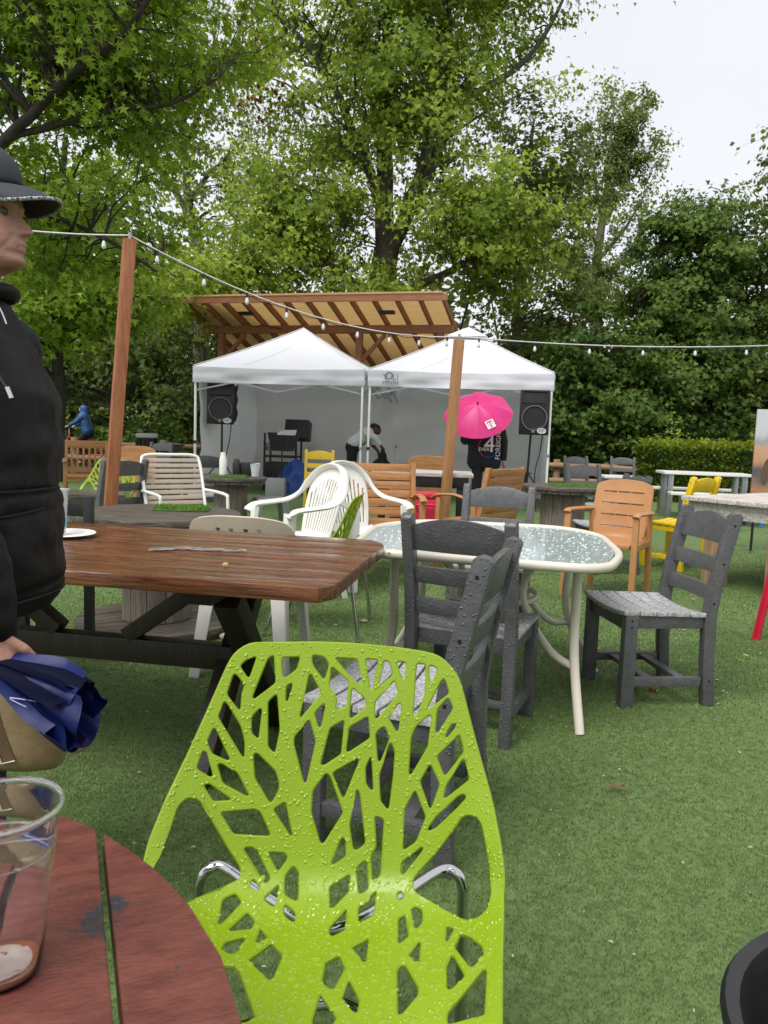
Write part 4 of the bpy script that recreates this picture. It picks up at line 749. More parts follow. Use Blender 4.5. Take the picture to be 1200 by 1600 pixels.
t = thing('brown_chair', 'brown round-backed wooden chair behind the far lime chair', 'chair', (-3.05, 9.0, 0), R(-10))
def rlift(x, s): return Vector((x, .22+.1*s, .5+s)), Vector((0, -1, .1)).normalized()
cdt_shell(rounded([(-.25, 0), (.25, 0), (.27, .38), (.15, .43), (-.15, .43), (-.27, .38)], .06, 3), [], rlift, .02, .1, .003).obj('backrest', 'teak', t, smooth=40)
B().box((0, 0, .44), (.5, .46, .035)).obj('seat', 'teak', t, bevel=.006)
for s in (-1, 1):
    B().bar((s*.24, -.2, 0), (s*.24, -.2, .43), .045, .045, (0, 1, 0)).obj('front_leg', 'teakz', t, bevel=.004); B().bar((s*.24, .24, 0), (s*.24, .235, .62), .045, .045, (0, 1, 0)).obj('rear_leg', 'teakz', t, bevel=.004)
copy_tree(t, (.55, 9.6, 0), R(176), 'brown round-backed wooden chair behind the light post, near the pink umbrella')

# white strap lounge chair
t = thing('strap_chair', 'white tube lounge chair with beige straps beside the grassy spool table', 'chair', (-1.78, 6.75, 0), R(36))
b = B(); b.tube(spline([(-.27, .12, .40), (-.275, .2, .62), (-.27, .29, .86), (-.22, .315, .92), (0, .32, .925), (.22, .315, .92), (.27, .29, .86), (.275, .2, .62), (.27, .12, .40)], 5), .015, 8); b.obj('back_frame', 'whitemetal', t, smooth=60)
b = B(); b.tube(spline([(-.28, .14, .41), (-.28, -.1, .40), (-.28, -.26, .385), (-.24, -.31, .375), (0, -.32, .37), (.24, -.31, .375), (.28, -.26, .385), (.28, -.1, .40), (.28, .14, .41)], 5), .015, 8); b.obj('seat_frame', 'whitemetal', t, smooth=60)
for s in (-1, 1):
    B().tube(spline([(s*.30, -.30, 0), (s*.30, -.29, .3), (s*.30, -.28, .56), (s*.30, -.24, .60), (s*.30, 0, .61), (s*.29, .20, .61)], 4), .015, 8).obj('arm_leg', 'whitemetal', t, smooth=60)
    B().tube(spline([(s*.28, .33, 0), (s*.28, .2, .25), (s*.28, .13, .42)], 4), .015, 8).obj('rear_leg', 'whitemetal', t, smooth=60)
for k in range(9): z = .50+k*.047; y = .148+(z-.4)*.325; B().box((0, y, z), (.55, .012, .036), Matrix.Rotation(R(-17), 3, 'X')).obj('back_strap', 'strap', t, bevel=.003)
for k in range(9): y = -.27+k*.047; B().box((0, y, .395+.01*(y+.3)), (.56, .036, .012)).obj('seat_strap', 'strap', t, bevel=.003)

# ------------------------------------------------------------------ tables
def disc_planks(t, c, r, z, th, n, m, ang, name='plank', bev=.004, gap=.006, par=None):
    w = 2*r/n; ca, sa = math.cos(ang), math.sin(ang)
    for i in range(n):
        y0 = -r+i*w+gap/2; y1 = y0+w-gap; ym = [y0+(y1-y0)*k/6 for k in range(7)]; rt_ = [(math.sqrt(max(r*r-y*y, 1e-6)), y) for y in ym]; poly = [(x, y) for x, y in rt_]+[(-x, y) for x, y in reversed(rt_)]
        dz = random.uniform(-.0015, .0015); o = B().prism(poly, z-th, z+dz, lambda a, b, q: (a, b, q)).obj(name, m, par or t, bevel=bev); o.rotation_euler = (0, 0, ang); o.location = (c[0], c[1], 0)
def spool(label, loc, r, h, rd, n=7, ang=.3, base=True):
    t = thing('cable_spool_table', label, 'table', loc, 0, 'cable spool tables'); disc_planks(t, (0, 0), r, h, .034, n, 'spooltop', ang)
    disc_planks(t, (0, 0), r*.96, h-.036, .03, n, 'spooltop', ang+R(90))
    ns = 12 if rd < .22 else 14
    for k in range(ns):
        a0 = 2*math.pi*k/ns+.01; a1 = 2*math.pi*(k+1)/ns-.01; b = B(); vs = [(q*math.cos(a), q*math.sin(a), z) for z in (.07, h-.067) for q, a in ((rd, a0), (rd, a1), (rd-.035, a1), (rd-.035, a0))]
        b.add(vs, [(3, 2, 1, 0), (4, 5, 6, 7), (0, 1, 5, 4), (1, 2, 6, 5), (2, 3, 7, 6), (3, 0, 4, 7)]).obj('stave', 'spooldrum', t, bevel=.003)
    disc_planks(t, (0, 0), r*.97, .066, .03, n, 'spooltop', ang+.5, 'base_plank'); disc_planks(t, (0, 0), r*.94, .034, .03, n, 'spooltop', ang+.5+R(90), 'base_plank')
    return t
def grass_mat(label, loc, sx, sy, rz, n=1500):
    p = np.c_[rng.uniform(-sx, sx, n), rng.uniform(-sy, sy, n), np.zeros(n)]; c, tr = blades(n, p, .028, .0016, .8); o = tri_mesh('grass_mat', c, tr, 'matgrass', np.repeat(rng.uniform(.2, 1, n), 5)); o.location = loc; o.rotation_euler = (0, 0, rz)
    bk = B().box((0, 0, .003), (2*sx, 2*sy, .006)).obj('backing', 'turf', o); return tag(o, label, 'grass mat', 'pieces of artificial grass on spool tables')
spool('large dark wet cable spool table behind the picnic table', (-1.32, 4.45, 0), .475, .69, .2, 8, .15)
grass_mat('bright green grass mat on the large dark spool table behind the picnic table', (-1.22, 4.62, .693), .16, .11, .1)
spool('cable spool table with bottles on it, in front of the left speaker', (-1.56, 7.75, 0), .36, .70, .17, 6, .5)
grass_mat('thin grass mat under the bottles on the spool table by the left speaker', (-1.55, 7.62, .703), .17, .10, 0, 900)
spool('weathered cable spool table below the right speaker', (1.85, 7.95, 0), .42, .71, .23, 7, -.2)
grass_mat('grass mat lying on the spool table below the right speaker', (1.95, 7.95, .713), .23, .15, .05, 1400)
def bottle(nm, label, cat, loc, prof, m, n=14): o = B().lathe(prof, n).obj(nm, m, smooth=40); o.location = loc; return tag(o, label, cat)
bottle('spray_bottle', 'tall white bottle on the spool table by the left speaker', 'bottle', (-1.62, 7.66, .708), [(.036, 0), (.038, .02), (.038, .16), (.03, .19), (.026, .215), (.026, .235)], 'paper')
bottle('black_bottle', 'black bottle beside the white one on the spool table', 'bottle', (-1.50, 7.74, .708), [(.04, 0), (.042, .02), (.042, .12), (.03, .15), (.025, .17)], 'black')
o = B().box((0, 0, .07), (.1, .08, .14)).obj('black_box', 'black', None, bevel=.01); o.location = (-1.41, 7.77, .708); tag(o, 'small black box between the bottle and the plastic bag', 'box')
b = B(); b.lathe([(.0, .004), (.035, .004), (.04, .05), (.052, .13), (.058, .135), (.05, .128), (.037, .06), (0, .05)], 16); b.v = [tuple(Vector(p)*(1+.10*noise.noise(Vector(p)*28))) for p in b.v]; o = b.obj('plastic_bag', 'bag', None, smooth=30); o.location = (-1.31, 7.72, .705); tag(o, 'crumpled clear plastic bag on the spool table edge', 'bag')

# picnic table
pt = thing('picnic_table', 'heavy wet brown plank picnic table on crossed trestle legs', 'table', (-1.02, 2.83, 0), R(-9.8))
ux = .975; half = .515; npk = 7; w = 2*half/npk
for i in range(npk):
    y0 = -half+i*w+.0032; y1 = -half+(i+1)*w-.0032
    def xr(y): return ux-(max(0, y-.42)*.9)-(max(0, -.47-y)*.8)
    poly = [(-1.0, y0), (xr(y0), y0), (xr((y0+y1)/2), (y0+y1)/2), (xr(y1), y1), (-1.0, y1)]; dz = random.uniform(-.002, .002)
    B().prism(poly, .703, .75+dz, lambda a, b, q: (a, b, q)).obj('plank', 'picnic' , pt, bevel=.005)
for x in (.53, -.62):
    B().box((x, 0, .676), (.11, .86, .05)).obj('batten', 'darkwood', pt, bevel=.004)
    B().bar((x-.045, -.31, 0), (x-.045, .27, .64), .075, .085, (1, 0, 0)).obj('cross_leg', 'darkwood', pt, bevel=.006); B().bar((x+.045, .31, 0), (x+.045, -.27, .64), .075, .085, (1, 0, 0)).obj('cross_leg', 'darkwood', pt, bevel=.006)
B().box((-.08, 0, .36), (1.3, .07, .09)).obj('stretcher', 'darkwood', pt, bevel=.005)
B().bar((.08, 0, .41), (.44, 0, .67), .06, .07, (0, 1, 0)).obj('brace', 'darkwood', pt, bevel=.004); B().bar((-.2, 0, .41), (-.55, 0, .67), .06, .07, (0, 1, 0)).obj('brace', 'darkwood', pt, bevel=.004)
o = B().lathe([(0, .004), (.075, .004), (.095, .014), (.115, .016), (.118, .013), (.09, .006), (.07, 0), (0, 0)], 32).obj('paper_plate', 'paper', None, smooth=40); o.location = (-1.245, 2.97, .752); tag(o, 'white paper plate under the plastic cup on the picnic table', 'plate')
t = thing('plastic_cup', 'clear plastic cup with a blue label, standing on the paper plate', 'cup', (-1.27, 2.97, .759))
B().lathe([(.028, 0), (.032, .05), (.04, .17), (.044, .172), (.044, .178), (.042, .178), (.038, .17), (.030, .05), (.026, .004)], 28).obj('wall', 'cuprim', t, smooth=40); B().lathe([(.0325, .03), (.0345, .065), (.0335, .065), (.0315, .03)], 24, closed=True).obj('label_band', 'label', t, smooth=40)
b = B(); b.grid(lambda u, v: Vector(((u-.5)*.34, (v-.5)*.07*(1-u*.5)+.02*math.sin(u*5), .003+.010*abs(noise.noise(Vector((u*9, v*5, 2)))))), 26, 8); o = b.obj('plastic_wrapper', 'wrapper', None, smooth=20); o.location = (-.66, 2.73, .753); o.rotation_euler = (0, 0, R(8)); tag(o, 'flattened clear wrapper lying on the picnic table', 'wrapper')
b = B(); b.ball((0, 0, .008), .011, 7, 5, (1, .8, .8)); o = b.obj('crumb', 'crumb', None); o.location = (-.50, 2.42, .752); tag(o, 'pale nut crumb near the front edge of the picnic table', 'crumb')

# glass patio table
gt = thing('glass_patio_table', 'rounded glass patio table with cream rim, wet with rain', 'table', (.53, 3.62, 0), R(-6))
gp = rounded([(-.62, -.54), (.40, -.70), (.53, -.30), (.55, .34), (.38, .60), (-.38, .62), (-.60, .30)], .15, 6)
B().prism([(p[0]*.965, p[1]*.965) for p in gp], .708, .716, lambda a, b, q: (a, b, q)).obj('glass_top', 'glass', gt, smooth=30)
r2 = np.random.default_rng(5); b = B()
for _ in range(1300):
    x, y = r2.uniform(-.56, .52), r2.uniform(-.60, .57)
    if (x > .38 and y < -.4) or (x > .36 and y > .45): continue
    r = .0014+.0042*r2.uniform()**2.5; k = 7; el = r2.uniform(.9, 1.7); a0 = r2.uniform(0, 3)
    pp_ = lambda f, z: [(x+math.cos(2*math.pi*j/k+a0)*r*el*f, y+math.sin(2*math.pi*j/k+a0)*r*f, .7158+z) for j in range(k)]
    b.add(pp_(1, 0)+pp_(.65, r*.4)+[(x, y, .7158+r*.52)], [(j, (j+1) % k, k+(j+1) % k, k+j) for j in range(k)]+[(k+j, k+(j+1) % k, 2*k) for j in range(k)])
b.obj('water_droplets', 'cleardrop', gt, smooth=80)['kind'] = 'stuff'
B().tube([(p[0], p[1], .705) for p in gp], .018, 10, flat=1.1, closed=True).obj('rim', 'cream', gt, smooth=60)
for k, (fx, fy, tx, ty) in enumerate(((.36, -.56, .33, -.46), (-.52, -.46, -.44, -.36), (.56, .32, .40, .34), (-.50, .56, -.36, .40))):
    kx, ky = fx*.30, fy*.30
    B().tube(spline([(fx, fy, 0), (tx*1.01, ty*1.0, .30), (tx*1.0, ty*.98, .55), (tx, ty, .69)], 5), .020, 10).obj('leg', 'cream', gt, smooth=60)
    B().tube(spline([(tx*1.02, ty*1.02, .25), (tx*.75, ty*.72, .28), (tx*.45, ty*.42, .42), (tx*.42, ty*.38, .55), (tx*.6, ty*.58, .66), (tx*.95, ty*.95, .685)], 5), .017, 10).obj('curved_brace', 'cream', gt, smooth=60)
B().tube(spline([(.14, -.17, .45), (.19, .13, .45), (-.15, .15, .45), (-.19, -.15, .45)], 6, True), .013, 8, closed=True).obj('ring', 'cream', gt, smooth=60)

# round red table in the foreground with a cup
rtb = thing('red_slat_table', 'round table of worn red painted slats in the near left corner', 'table', (-.62, .34, 0)); RA = math.atan2(-.92, .39)
w = .0925; rr = .565
for i in range(-7, 7):
    y0 = i*w+.004+.012; y1 = y0+w-.007
    y0 = max(y0, -rr+.003); y1 = min(y1, rr-.003)
    if y1-y0 < .012: continue
    ys = [y0+(y1-y0)*k/6 for k in range(7)]; e = [(math.sqrt(max(rr*rr-y*y, 0)), y) for y in ys]; o = B().prism([(x, y) for x, y in e]+[(-x, y) for x, y in reversed(e)], .716, .75, lambda a, b, q: (a, b, q)).obj('slat', 'redpaint', rtb, bevel=.0025); o.rotation_euler = (0, 0, RA)
for i in range(-5, 6):
    for x in (-.28, .28):
        if x*x+(i*w+.055)**2 < .5**2:
            o = B().lathe([(.0042, .7495), (.0042, .7512), (.002, .7508)], 10, (x, i*w+.055, 0)).obj('screw', 'screw', rtb); o.rotation_euler = (0, 0, RA)
for x in (-.28, .28): o = B().box((x, 0, .695), (.07, .9, .04)).obj('cleat', 'redpaint', rtb, bevel=.003); o.rotation_euler = (0, 0, RA)
for k in range(4): a = R(45+90*k); B().bar((.40*math.cos(a), .40*math.sin(a), 0), (.24*math.cos(a), .24*math.sin(a), .69), .06, .06, (1, 0, 0)).obj('leg', 'redpaint', rtb, bevel=.004)
cup = thing('beer_cup', 'nearly empty clear plastic beer cup on the red slat table', 'cup', (-.300, .585, .7515))
hgt = .142; B().lathe([(.0, .0), (.030, 0), (.0315, .004), (.0455, hgt-.008), (.0478, hgt-.006), (.0488, hgt-.002), (.0478, hgt+.001), (.0462, hgt-.001), (.0449, hgt-.009), (.0307, .006), (.029, .003), (0, .003)], 48).obj('wall', 'cup', cup, smooth=50)
B().tube([(.0478*math.cos(k*math.pi/24), .0478*math.sin(k*math.pi/24), hgt-.002) for k in range(48)], .0015, 8, closed=True).obj('rim', 'cuprim', cup, smooth=60)
B().tube([(.0412*math.cos(k*math.pi/24), .0412*math.sin(k*math.pi/24), .105) for k in range(48)], .0007, 6, closed=True).obj('ridge', 'cuprim', cup, smooth=60)
B().lathe([(0, .0035), (.0290, .0035), (.0302, .008), (0, .0082)], 32).obj('beer', 'beer', cup, smooth=30)
b = B(); b.grid(lambda u, v: Vector((.026*(u*2-1)*math.sqrt(max(0, 1-(v*2-1)**2*.5)), .026*(v*2-1)*math.sqrt(max(0, 1-(u*2-1)**2*.5)), .0086+.0012*noise.noise(Vector((u*6, v*6, 0))))), 14, 14); o = b.obj('foam', 'foam', cup, smooth=60); o.scale = (1.0, .95, 1); o.location = (-.001, -.002, 0)

# side tables, stools
def metal_stool(m, label, loc, rz, h=.46):
    t = thing('metal_stool', label, 'stool', loc, rz, 'metal stools'); poly = rounded([(-.155, -.155), (.155, -.155), (.155, .155), (-.155, .155)], .05, 4)
    B().prism(poly, h-.03, h, lambda a, b, q: (a, b, q)).obj('seat', m, t, bevel=.008)
    for sx in (-1, 1):
        for sy in (-1, 1):
            p0 = Vector((sx*.13, sy*.13, h-.025)); p1 = Vector((sx*.185, sy*.185, 0)); b = B(); b.bar(p0, p1, .058, .006, (0, 1, 0)); b.bar(p0, p1, .006, .058, (0, 1, 0)); b.obj('leg', m, t)
    b = B(); k = .155
    for (x0, y0, x1, y1) in ((-k, -k, k, -k), (-k, k, k, k), (-k, -k, -k, k), (k, -k, k, k)): b.bar((x0, y0, .22), (x1, y1, .22), .008, .02)
    b.obj('brace', m, t); return t
metal_stool('galv', 'gray galvanised metal stool beside the spool table with bottles', (-1.16, 7.75, 0), R(20), .5)
metal_stool('redmetal', 'red metal stool cut off by the right edge of the photo', (2.55, 4.52, 0), R(12), .62)
t = thing('whitewashed_table', 'whitewashed plank table on thick timber legs at the right', 'table', (3.72, 6.75, 0), R(36))
for k in range(6): B().box((0, -.41+k*.164, .735), (2.3, .160, .035)).obj('plank', 'whitewood', t, bevel=.004)
for y in (-.43, .43): B().box((0, y, .655), (2.2, .035, .12)).obj('apron', 'whitewood', t, bevel=.003)
for x in (-1.08, 1.08): B().box((x, 0, .655), (.035, .82, .12)).obj('apron', 'whitewood', t, bevel=.003)
for x in (-.92, .92):
    for y in (-.27, .27): B().box((x, y, .32), (.16, .15, .64)).obj('leg', 'timber', t, bevel=.008)
t = thing('white_folding_chair', 'thin-legged white metal folding chair at the right edge', 'chair', (3.45, 6.05, 0), R(-20))
B().box((0, 0, .44), (.38, .38, .02)).obj('seat', 'whitemetal', t, bevel=.006)
for s in (-1, 1):
    B().tube([(s*.19, -.24, 0), (s*.18, .17, .82)], .011, 8).obj('front_leg', 'whitemetal', t); B().tube([(s*.17, .22, 0), (s*.17, -.14, .44)], .011, 8).obj('rear_leg', 'whitemetal', t)
B().box((0, .155, .76), (.36, .015, .12)).obj('backrest', 'whitemetal', t, bevel=.005)
def slab_table(name, label, loc, rz, sx, sy, h, top, legm, n=5, apron=None, bench=False):
    t = thing(name, label, 'table', loc, rz); w = sy/n
    for k in range(n): B().box((0, -sy/2+w*(k+.5), h-.02), (sx, w-.004, .04)).obj('plank', top, t, bevel=.004)
    if apron:
        for y in (-sy/2+.05, sy/2-.05): B().box((0, y, h-.1), (sx-.1, .03, .12)).obj('apron', apron, t, bevel=.003)
    for x in (-sx/2+.12, sx/2-.12):
        for y in (-sy/2+.1, sy/2-.1): B().box((x, y, (h-.04)/2), (.08, .08, h-.04)).obj('leg', legm, t, bevel=.004)
    if bench:
        for y in (-sy/2-.35, sy/2+.35):
            B().box((0, y, .43), (sx, .25, .04)).obj('bench_plank', top, t, bevel=.004)
            for x in (-sx/2+.2, sx/2-.2): B().box((x, y, .205), (.06, .2, .41)).obj('bench_leg', legm, t, bevel=.004)
    return t
slab_table('white_topped_table', 'whitish plank table with black apron between the teak armchairs', (.42, 8.6, 0), R(-4), 1.1, .7, .78, 'whitewood', 'blackmetal', 5, 'blackmetal')
slab_table('low_timber_table', 'low orange timber table at the left edge behind the man', (-3.02, 7.35, 0), R(18), 1.0, .55, .52, 'spooltop', 'teakz', 4, 'teak')
slab_table('white_picnic_table', 'white picnic table with benches in front of the hedge', (5.05, 12.2, 0), R(-6), 1.35, .6, .74, 'whiteplastic', 'galv', 4, None, True)
slab_table('small_white_table', 'small white table beside the gray chairs at the log fence', (3.95, 13.1, 0), R(4), .6, .5, .6, 'whiteplastic', 'galv', 3)
t = thing('crate', 'pale wooden crate under the edge of the white-topped table', 'crate', (.24, 7.75, 0), R(6))
for k in range(4): B().box((0, -.18, .06+k*.12), (.42, .02, .105)).obj('board', 'timber', t, bevel=.003); B().box((0, .18, .06+k*.12), (.42, .02, .105)).obj('board', 'timber', t, bevel=.003)
for s in (-1, 1): B().box((s*.2, 0, .24), (.02, .33, .46)).obj('end_board', 'timber', t, bevel=.003)
B().box((0, 0, .485), (.44, .39, .02)).obj('lid', 'timber', t, bevel=.003)
t = thing('red_cooler', 'bright red hard cooler box between the teak armchairs', 'cooler', (.39, 7.45, 0), R(5))
B().box((0, 0, .29), (.29, .24, .58)).obj('body', 'redmetal', t, bevel=.03); B().box((0, 0, .605), (.305, .255, .055)).obj('lid', 'redmetal', t, bevel=.02); B().tube(spline([(-.1, -.13, .5), (-.08, -.16, .52), (.08, -.16, .52), (.1, -.13, .5)], 4), .01, 8).obj('handle', 'redmetal', t, smooth=60)
t = thing('black_metal_chair', 'black square-tube metal chair between the picnic table and the large spool', 'chair', (-1.72, 3.72, 0), R(-12))
for x in (-.19, .19):
    for y in (-.19, .19): B().box((x, y, .32 if y < 0 else .41), (.04, .04, .64 if y < 0 else .82)).obj('leg', 'blackmetal', t, bevel=.003)
    B().box((x, 0, .655), (.045, .44, .03)).obj('armrest', 'blackmetal', t, bevel=.004)
B().box((0, 0, .43), (.42, .42, .03)).obj('seat', 'blackmetal', t, bevel=.004); B().box((0, .19, .76), (.34, .03, .08)).obj('backrest', 'blackmetal', t, bevel=.004)
# ------------------------------------------------------------------ speakers and stage gear
def speaker(label, loc, rz, cover=False):
    t = thing('loudspeaker', label, 'speaker', loc, rz, 'loudspeakers on stands'); w, h, d = .47, .70, .40; b = B()
    f = [(-w/2, -d/2), (w/2, -d/2), (w/2*.72, d/2), (-w/2*.72, d/2)]; b.prism(f, -h/2, h/2, lambda a, c, q: (a, c, q)); b.obj('cabinet', 'black', t, bevel=.015)
    y = -d/2; X90 = Matrix.Rotation(R(90), 3, 'X')
    b = B(); hw = [(-.2, .325, 0), (.2, .325, 0), (.2, .145, 0), (-.2, .145, 0)]; iw = [(-.07, .275, .07), (.07, .275, .07), (.07, .195, .07), (-.07, .195, .07)]
    b.add([(x, y-.022+q, z) for x, z, q in hw+iw]+[(x, y+.0, z) for x, z, q in hw], [(0, 1, 5, 4), (1, 2, 6, 5), (2, 3, 7, 6), (3, 0, 4, 7), (4, 5, 6, 7), (0, 8, 9, 1), (1, 9, 10, 2), (2, 10, 11, 3), (3, 11, 8, 0)]); b.obj('horn', 'blackmetal', t)
    b = B(); b.lathe([(.19, 0), (.19, .012), (.178, .014), (.15, -.02), (.05, -.04), (.045, -.02), (0, -.012)], 36, (0, y-.006, -.085), X90); b.obj('woofer', 'black', t, smooth=40)
    b = B(); b.lathe([(.196, 0), (.196, .012), (.188, .012), (.188, 0)], 40, (0, y-.006, -.085), X90, closed=True); b.obj('ring', 'equip', t, smooth=40)
    B().prism([(.066*math.cos(k*math.pi/12), .038*math.sin(k*math.pi/12)) for k in range(24)], y-.022, y-.002, lambda a, c, q: (.12+a, q, -.285+c)).obj('badge', 'badge', t); B().tube([(.12+.066*math.cos(k*math.pi/12), y-.022, -.285+.038*math.sin(k*math.pi/12)) for k in range(24)], .006, 6, closed=True).obj('badge_rim', 'whiteprint', t)
    B().box((-.01, y-.008, -.285), (.045, .014, .06)).obj('small_badge', 'gold', t, bevel=.003)
    if cover:
        b = B(); b.grid(lambda u, v: Vector((.215+.06*math.sin(u*3.1)+.012*math.sin(v*17), -.14+.3*u, .34-.62*v-.03*math.sin(u*9))), 10, 14); b.obj('cover_cloth', 'hoodie', t, smooth=60)
    return t
def stand(label, loc, h, lean=0.):
    t = thing('speaker_stand', label, 'stand', loc, 0, 'speaker stands')
    B().tube([(0, 0, .12), (lean*h, 0, h)], [.022, .018], 10).obj('pole', 'blackmetal', t, smooth=60); B().lathe([(.03, -.03), (.034, 0), (.03, .03)], 12, (lean*h*.5, 0, h*.5)).obj('collar', 'blackmetal', t, smooth=40); B().tube([(lean*h*.5+.03, 0, h*.5), (lean*h*.5+.07, 0, h*.5)], .01, 6).obj('knob', 'black', t)
    for k in range(3):
        a = R(90+120*k); l = B().tube([(.02*math.cos(a), .02*math.sin(a), .62), (.5*math.cos(a), .5*math.sin(a), .02)], .013, 8).obj('leg', 'blackmetal', t); B().ball((.5*math.cos(a), .5*math.sin(a), .02), .022, 8, 6).obj('rubber_foot', 'black', l)
        B().tube([(.02*math.cos(a), .02*math.sin(a), .2), (.26*math.cos(a), .26*math.sin(a), .315)], .008, 6).obj('brace', 'blackmetal', t)
    return t
speaker('black loudspeaker with a cloth on its side, under the left tent', (-2.91, 13.55, 1.585), R(8), True); stand('black tripod stand carrying the left loudspeaker', (-2.90, 13.58, 0), 1.235)
speaker('black loudspeaker at the right corner of the right tent', (2.32, 12.35, 1.585), R(-4)); stand('black tripod stand carrying the right loudspeaker', (2.27, 12.38, 0), 1.235, .03)
for lab, p in (('thin cable hanging from the left loudspeaker', (-2.72, 13.5)), ('thin cable hanging from the right loudspeaker', (2.48, 12.3))):
    tag(B().tube(spline([(p[0], p[1], 1.24), (p[0]-.03, p[1], .95), (p[0]-.09, p[1], .6), (p[0]-.04, p[1], .02)], 5), .009, 6).obj('speaker_cable', 'black'), lab, 'cable')
t = thing('equipment_rack', 'black equipment rack with gray amplifiers in the left tent', 'rack', (-2.0, 14.95, 0), R(-8))
for s in (-1, 1):
    for y in (-.2, .2): B().box((s*.31, y, .55), (.035, .035, 1.1)).obj('upright', 'black', t, bevel=.003)
B().box((-.05, 0, .84), (.56, .38, .15)).obj('amplifier', 'equip', t, bevel=.008)
for k in range(7): B().lathe([(.013, 0), (.011, .02)], 10, (-.27+k*.07, -.19, .82), Matrix.Rotation(R(90), 3, 'X')).obj('knob', 'black', t)
B().box((0, 0, .66), (.6, .4, .04)).obj('shelf', 'black', t, bevel=.004); B().box((.0, 0, .3), (.58, .38, .5)).obj('lower_case', 'black', t, bevel=.01)
o = B().box((0, 0, .19), (.46, .3, .38)).obj('speaker_case', 'black', None, bevel=.02); o.location = (-1.72, 14.9, .98); o.rotation_euler = (R(-12), 0, R(-10)); tag(o, 'black padded case propped up behind the music stand', 'case')
t = thing('music_stand', 'black music stand holding white sheets in the left tent', 'music stand', (-1.90, 14.05, 0), R(-6))
B().tube([(0, 0, .3), (0, 0, .98)], .012, 8).obj('pole', 'blackmetal', t)
B().add([(-.2, -.02, .80), (.2, -.02, .80), (.31, .12, 1.12), (-.31, .12, 1.12), (-.2, 0, .79), (.2, 0, .79), (.31, .14, 1.11), (-.31, .14, 1.11)], [(0, 1, 2, 3), (7, 6, 5, 4), (0, 4, 5, 1), (1, 5, 6, 2), (2, 6, 7, 3), (3, 7, 4, 0)]).obj('desk', 'black', t)
B().add([(-.13, .1, 1.08), (.22, .1, 1.08), (.24, .13, 1.18), (-.02, .13, 1.17), (-.1, .125, 1.14)], [(0, 1, 2, 3, 4)]).obj('sheet', 'paper', t)
for k in range(3): a = R(30+120*k); B().tube([(0, 0, .32), (.3*math.cos(a), .3*math.sin(a), .02)], .009, 6).obj('leg', 'blackmetal', t)
b = B()
def tarp(u, v):
    a = 2*math.pi*u; r = (.30+.06*noise.noise(Vector((math.cos(a)*1.6, math.sin(a)*1.6, v*2))))*(1-v**3.2*.95); z = .62*v**.75+.05*noise.noise(Vector((math.cos(a)*3, math.sin(a)*3, v*3))); return Vector((r*1.05*math.cos(a)*(1+.07*math.sin(7*a)*(1-v)), r*.8*math.sin(a), z*(v > 0)))
b.grid(tarp, 48, 22, True); o = b.obj('tarp_heap', 'tarp', None, smooth=35); o.location = (-1.67, 14.35, 0); tag(o, 'crumpled bright blue tarp draped over gear in the left tent', 'tarp')
o = B().box((0, 0, .16), (.34, .28, .32)).obj('gray_case', 'equip', None, bevel=.012); o.location = (-1.93, 13.6, 0); tag(o, 'gray equipment box on the grass under the music stand', 'box')

# ------------------------------------------------------------------ posts and string lights
def post(label, p0, p1, w, m, rz):
    p0 = Vector(p0); p1 = Vector(p1); t = thing('light_post', label, 'post', p0, 0); d = p1-p0; b = B(); a = Vector((math.cos(rz), math.sin(rz), 0)); b.bar((0, 0, -.05), d, w, w, (-math.sin(rz), math.cos(rz), 0)); b.obj('shaft', m, t, bevel=.006)
    B().lathe([(.012, 0), (.012, .05), (.02, .055)], 8, d+Vector((0, -.0, 0))).obj('hook', 'galv', t)
post('red cedar post leaning slightly, carrying the string lights at the left', (-2.16, 5.9, 0), (-1.967, 5.9, 2.56), .09, 'cedar', R(28)); post('tan wooden post in front of the pink umbrella, carrying the string lights', (.63, 8.2, 0), (.724, 8.2, 2.19), .09, 'pine', R(20))
def light_string(label, p0, p1, sag, n, off=.5):
    p0 = Vector(p0); p1 = Vector(p1); t = thing('light_string', label, 'string lights', p0, 0, 'spans of string lights'); d = p1-p0; f = lambda u: d*u-Vector((0, 0, 4*sag*u*(1-u)))
    B().tube([f(k/28) for k in range(29)], .0065, 6).obj('cord', 'wirewhite', t, smooth=60); B().tube([f(k/28)+Vector((0, 0, -.018+.008*math.sin(k*1.9))) for k in range(29)], .0035, 5).obj('cable', 'black', t)
    for k in range(n):
        q = f((k+off)/n); c = B().lathe([(.007, 0), (.010, -.01), (.010, -.038), (.008, -.042)], 8, q).obj('socket', 'black', t); B().lathe([(.008, -.042), (.011, -.05), (.016, -.07), (.0165, -.082), (.012, -.095), (0, -.10)], 12, q).obj('bulb', 'bulb', c, smooth=60)
light_string('string lights running from the cedar post towards the man in the cap', (-1.967, 5.9, 2.59), (-4.1, 4.7, 2.62), .10, 4, .3)
light_string('string lights sagging between the cedar post and the tan post', (-1.967, 5.9, 2.59), (.724, 8.2, 2.22), .21, 9, .55)
light_string('string lights running right from the tan post past the hedge', (.724, 8.2, 2.22), (5.6, 9.0, 2.46), .10, 8, .35)

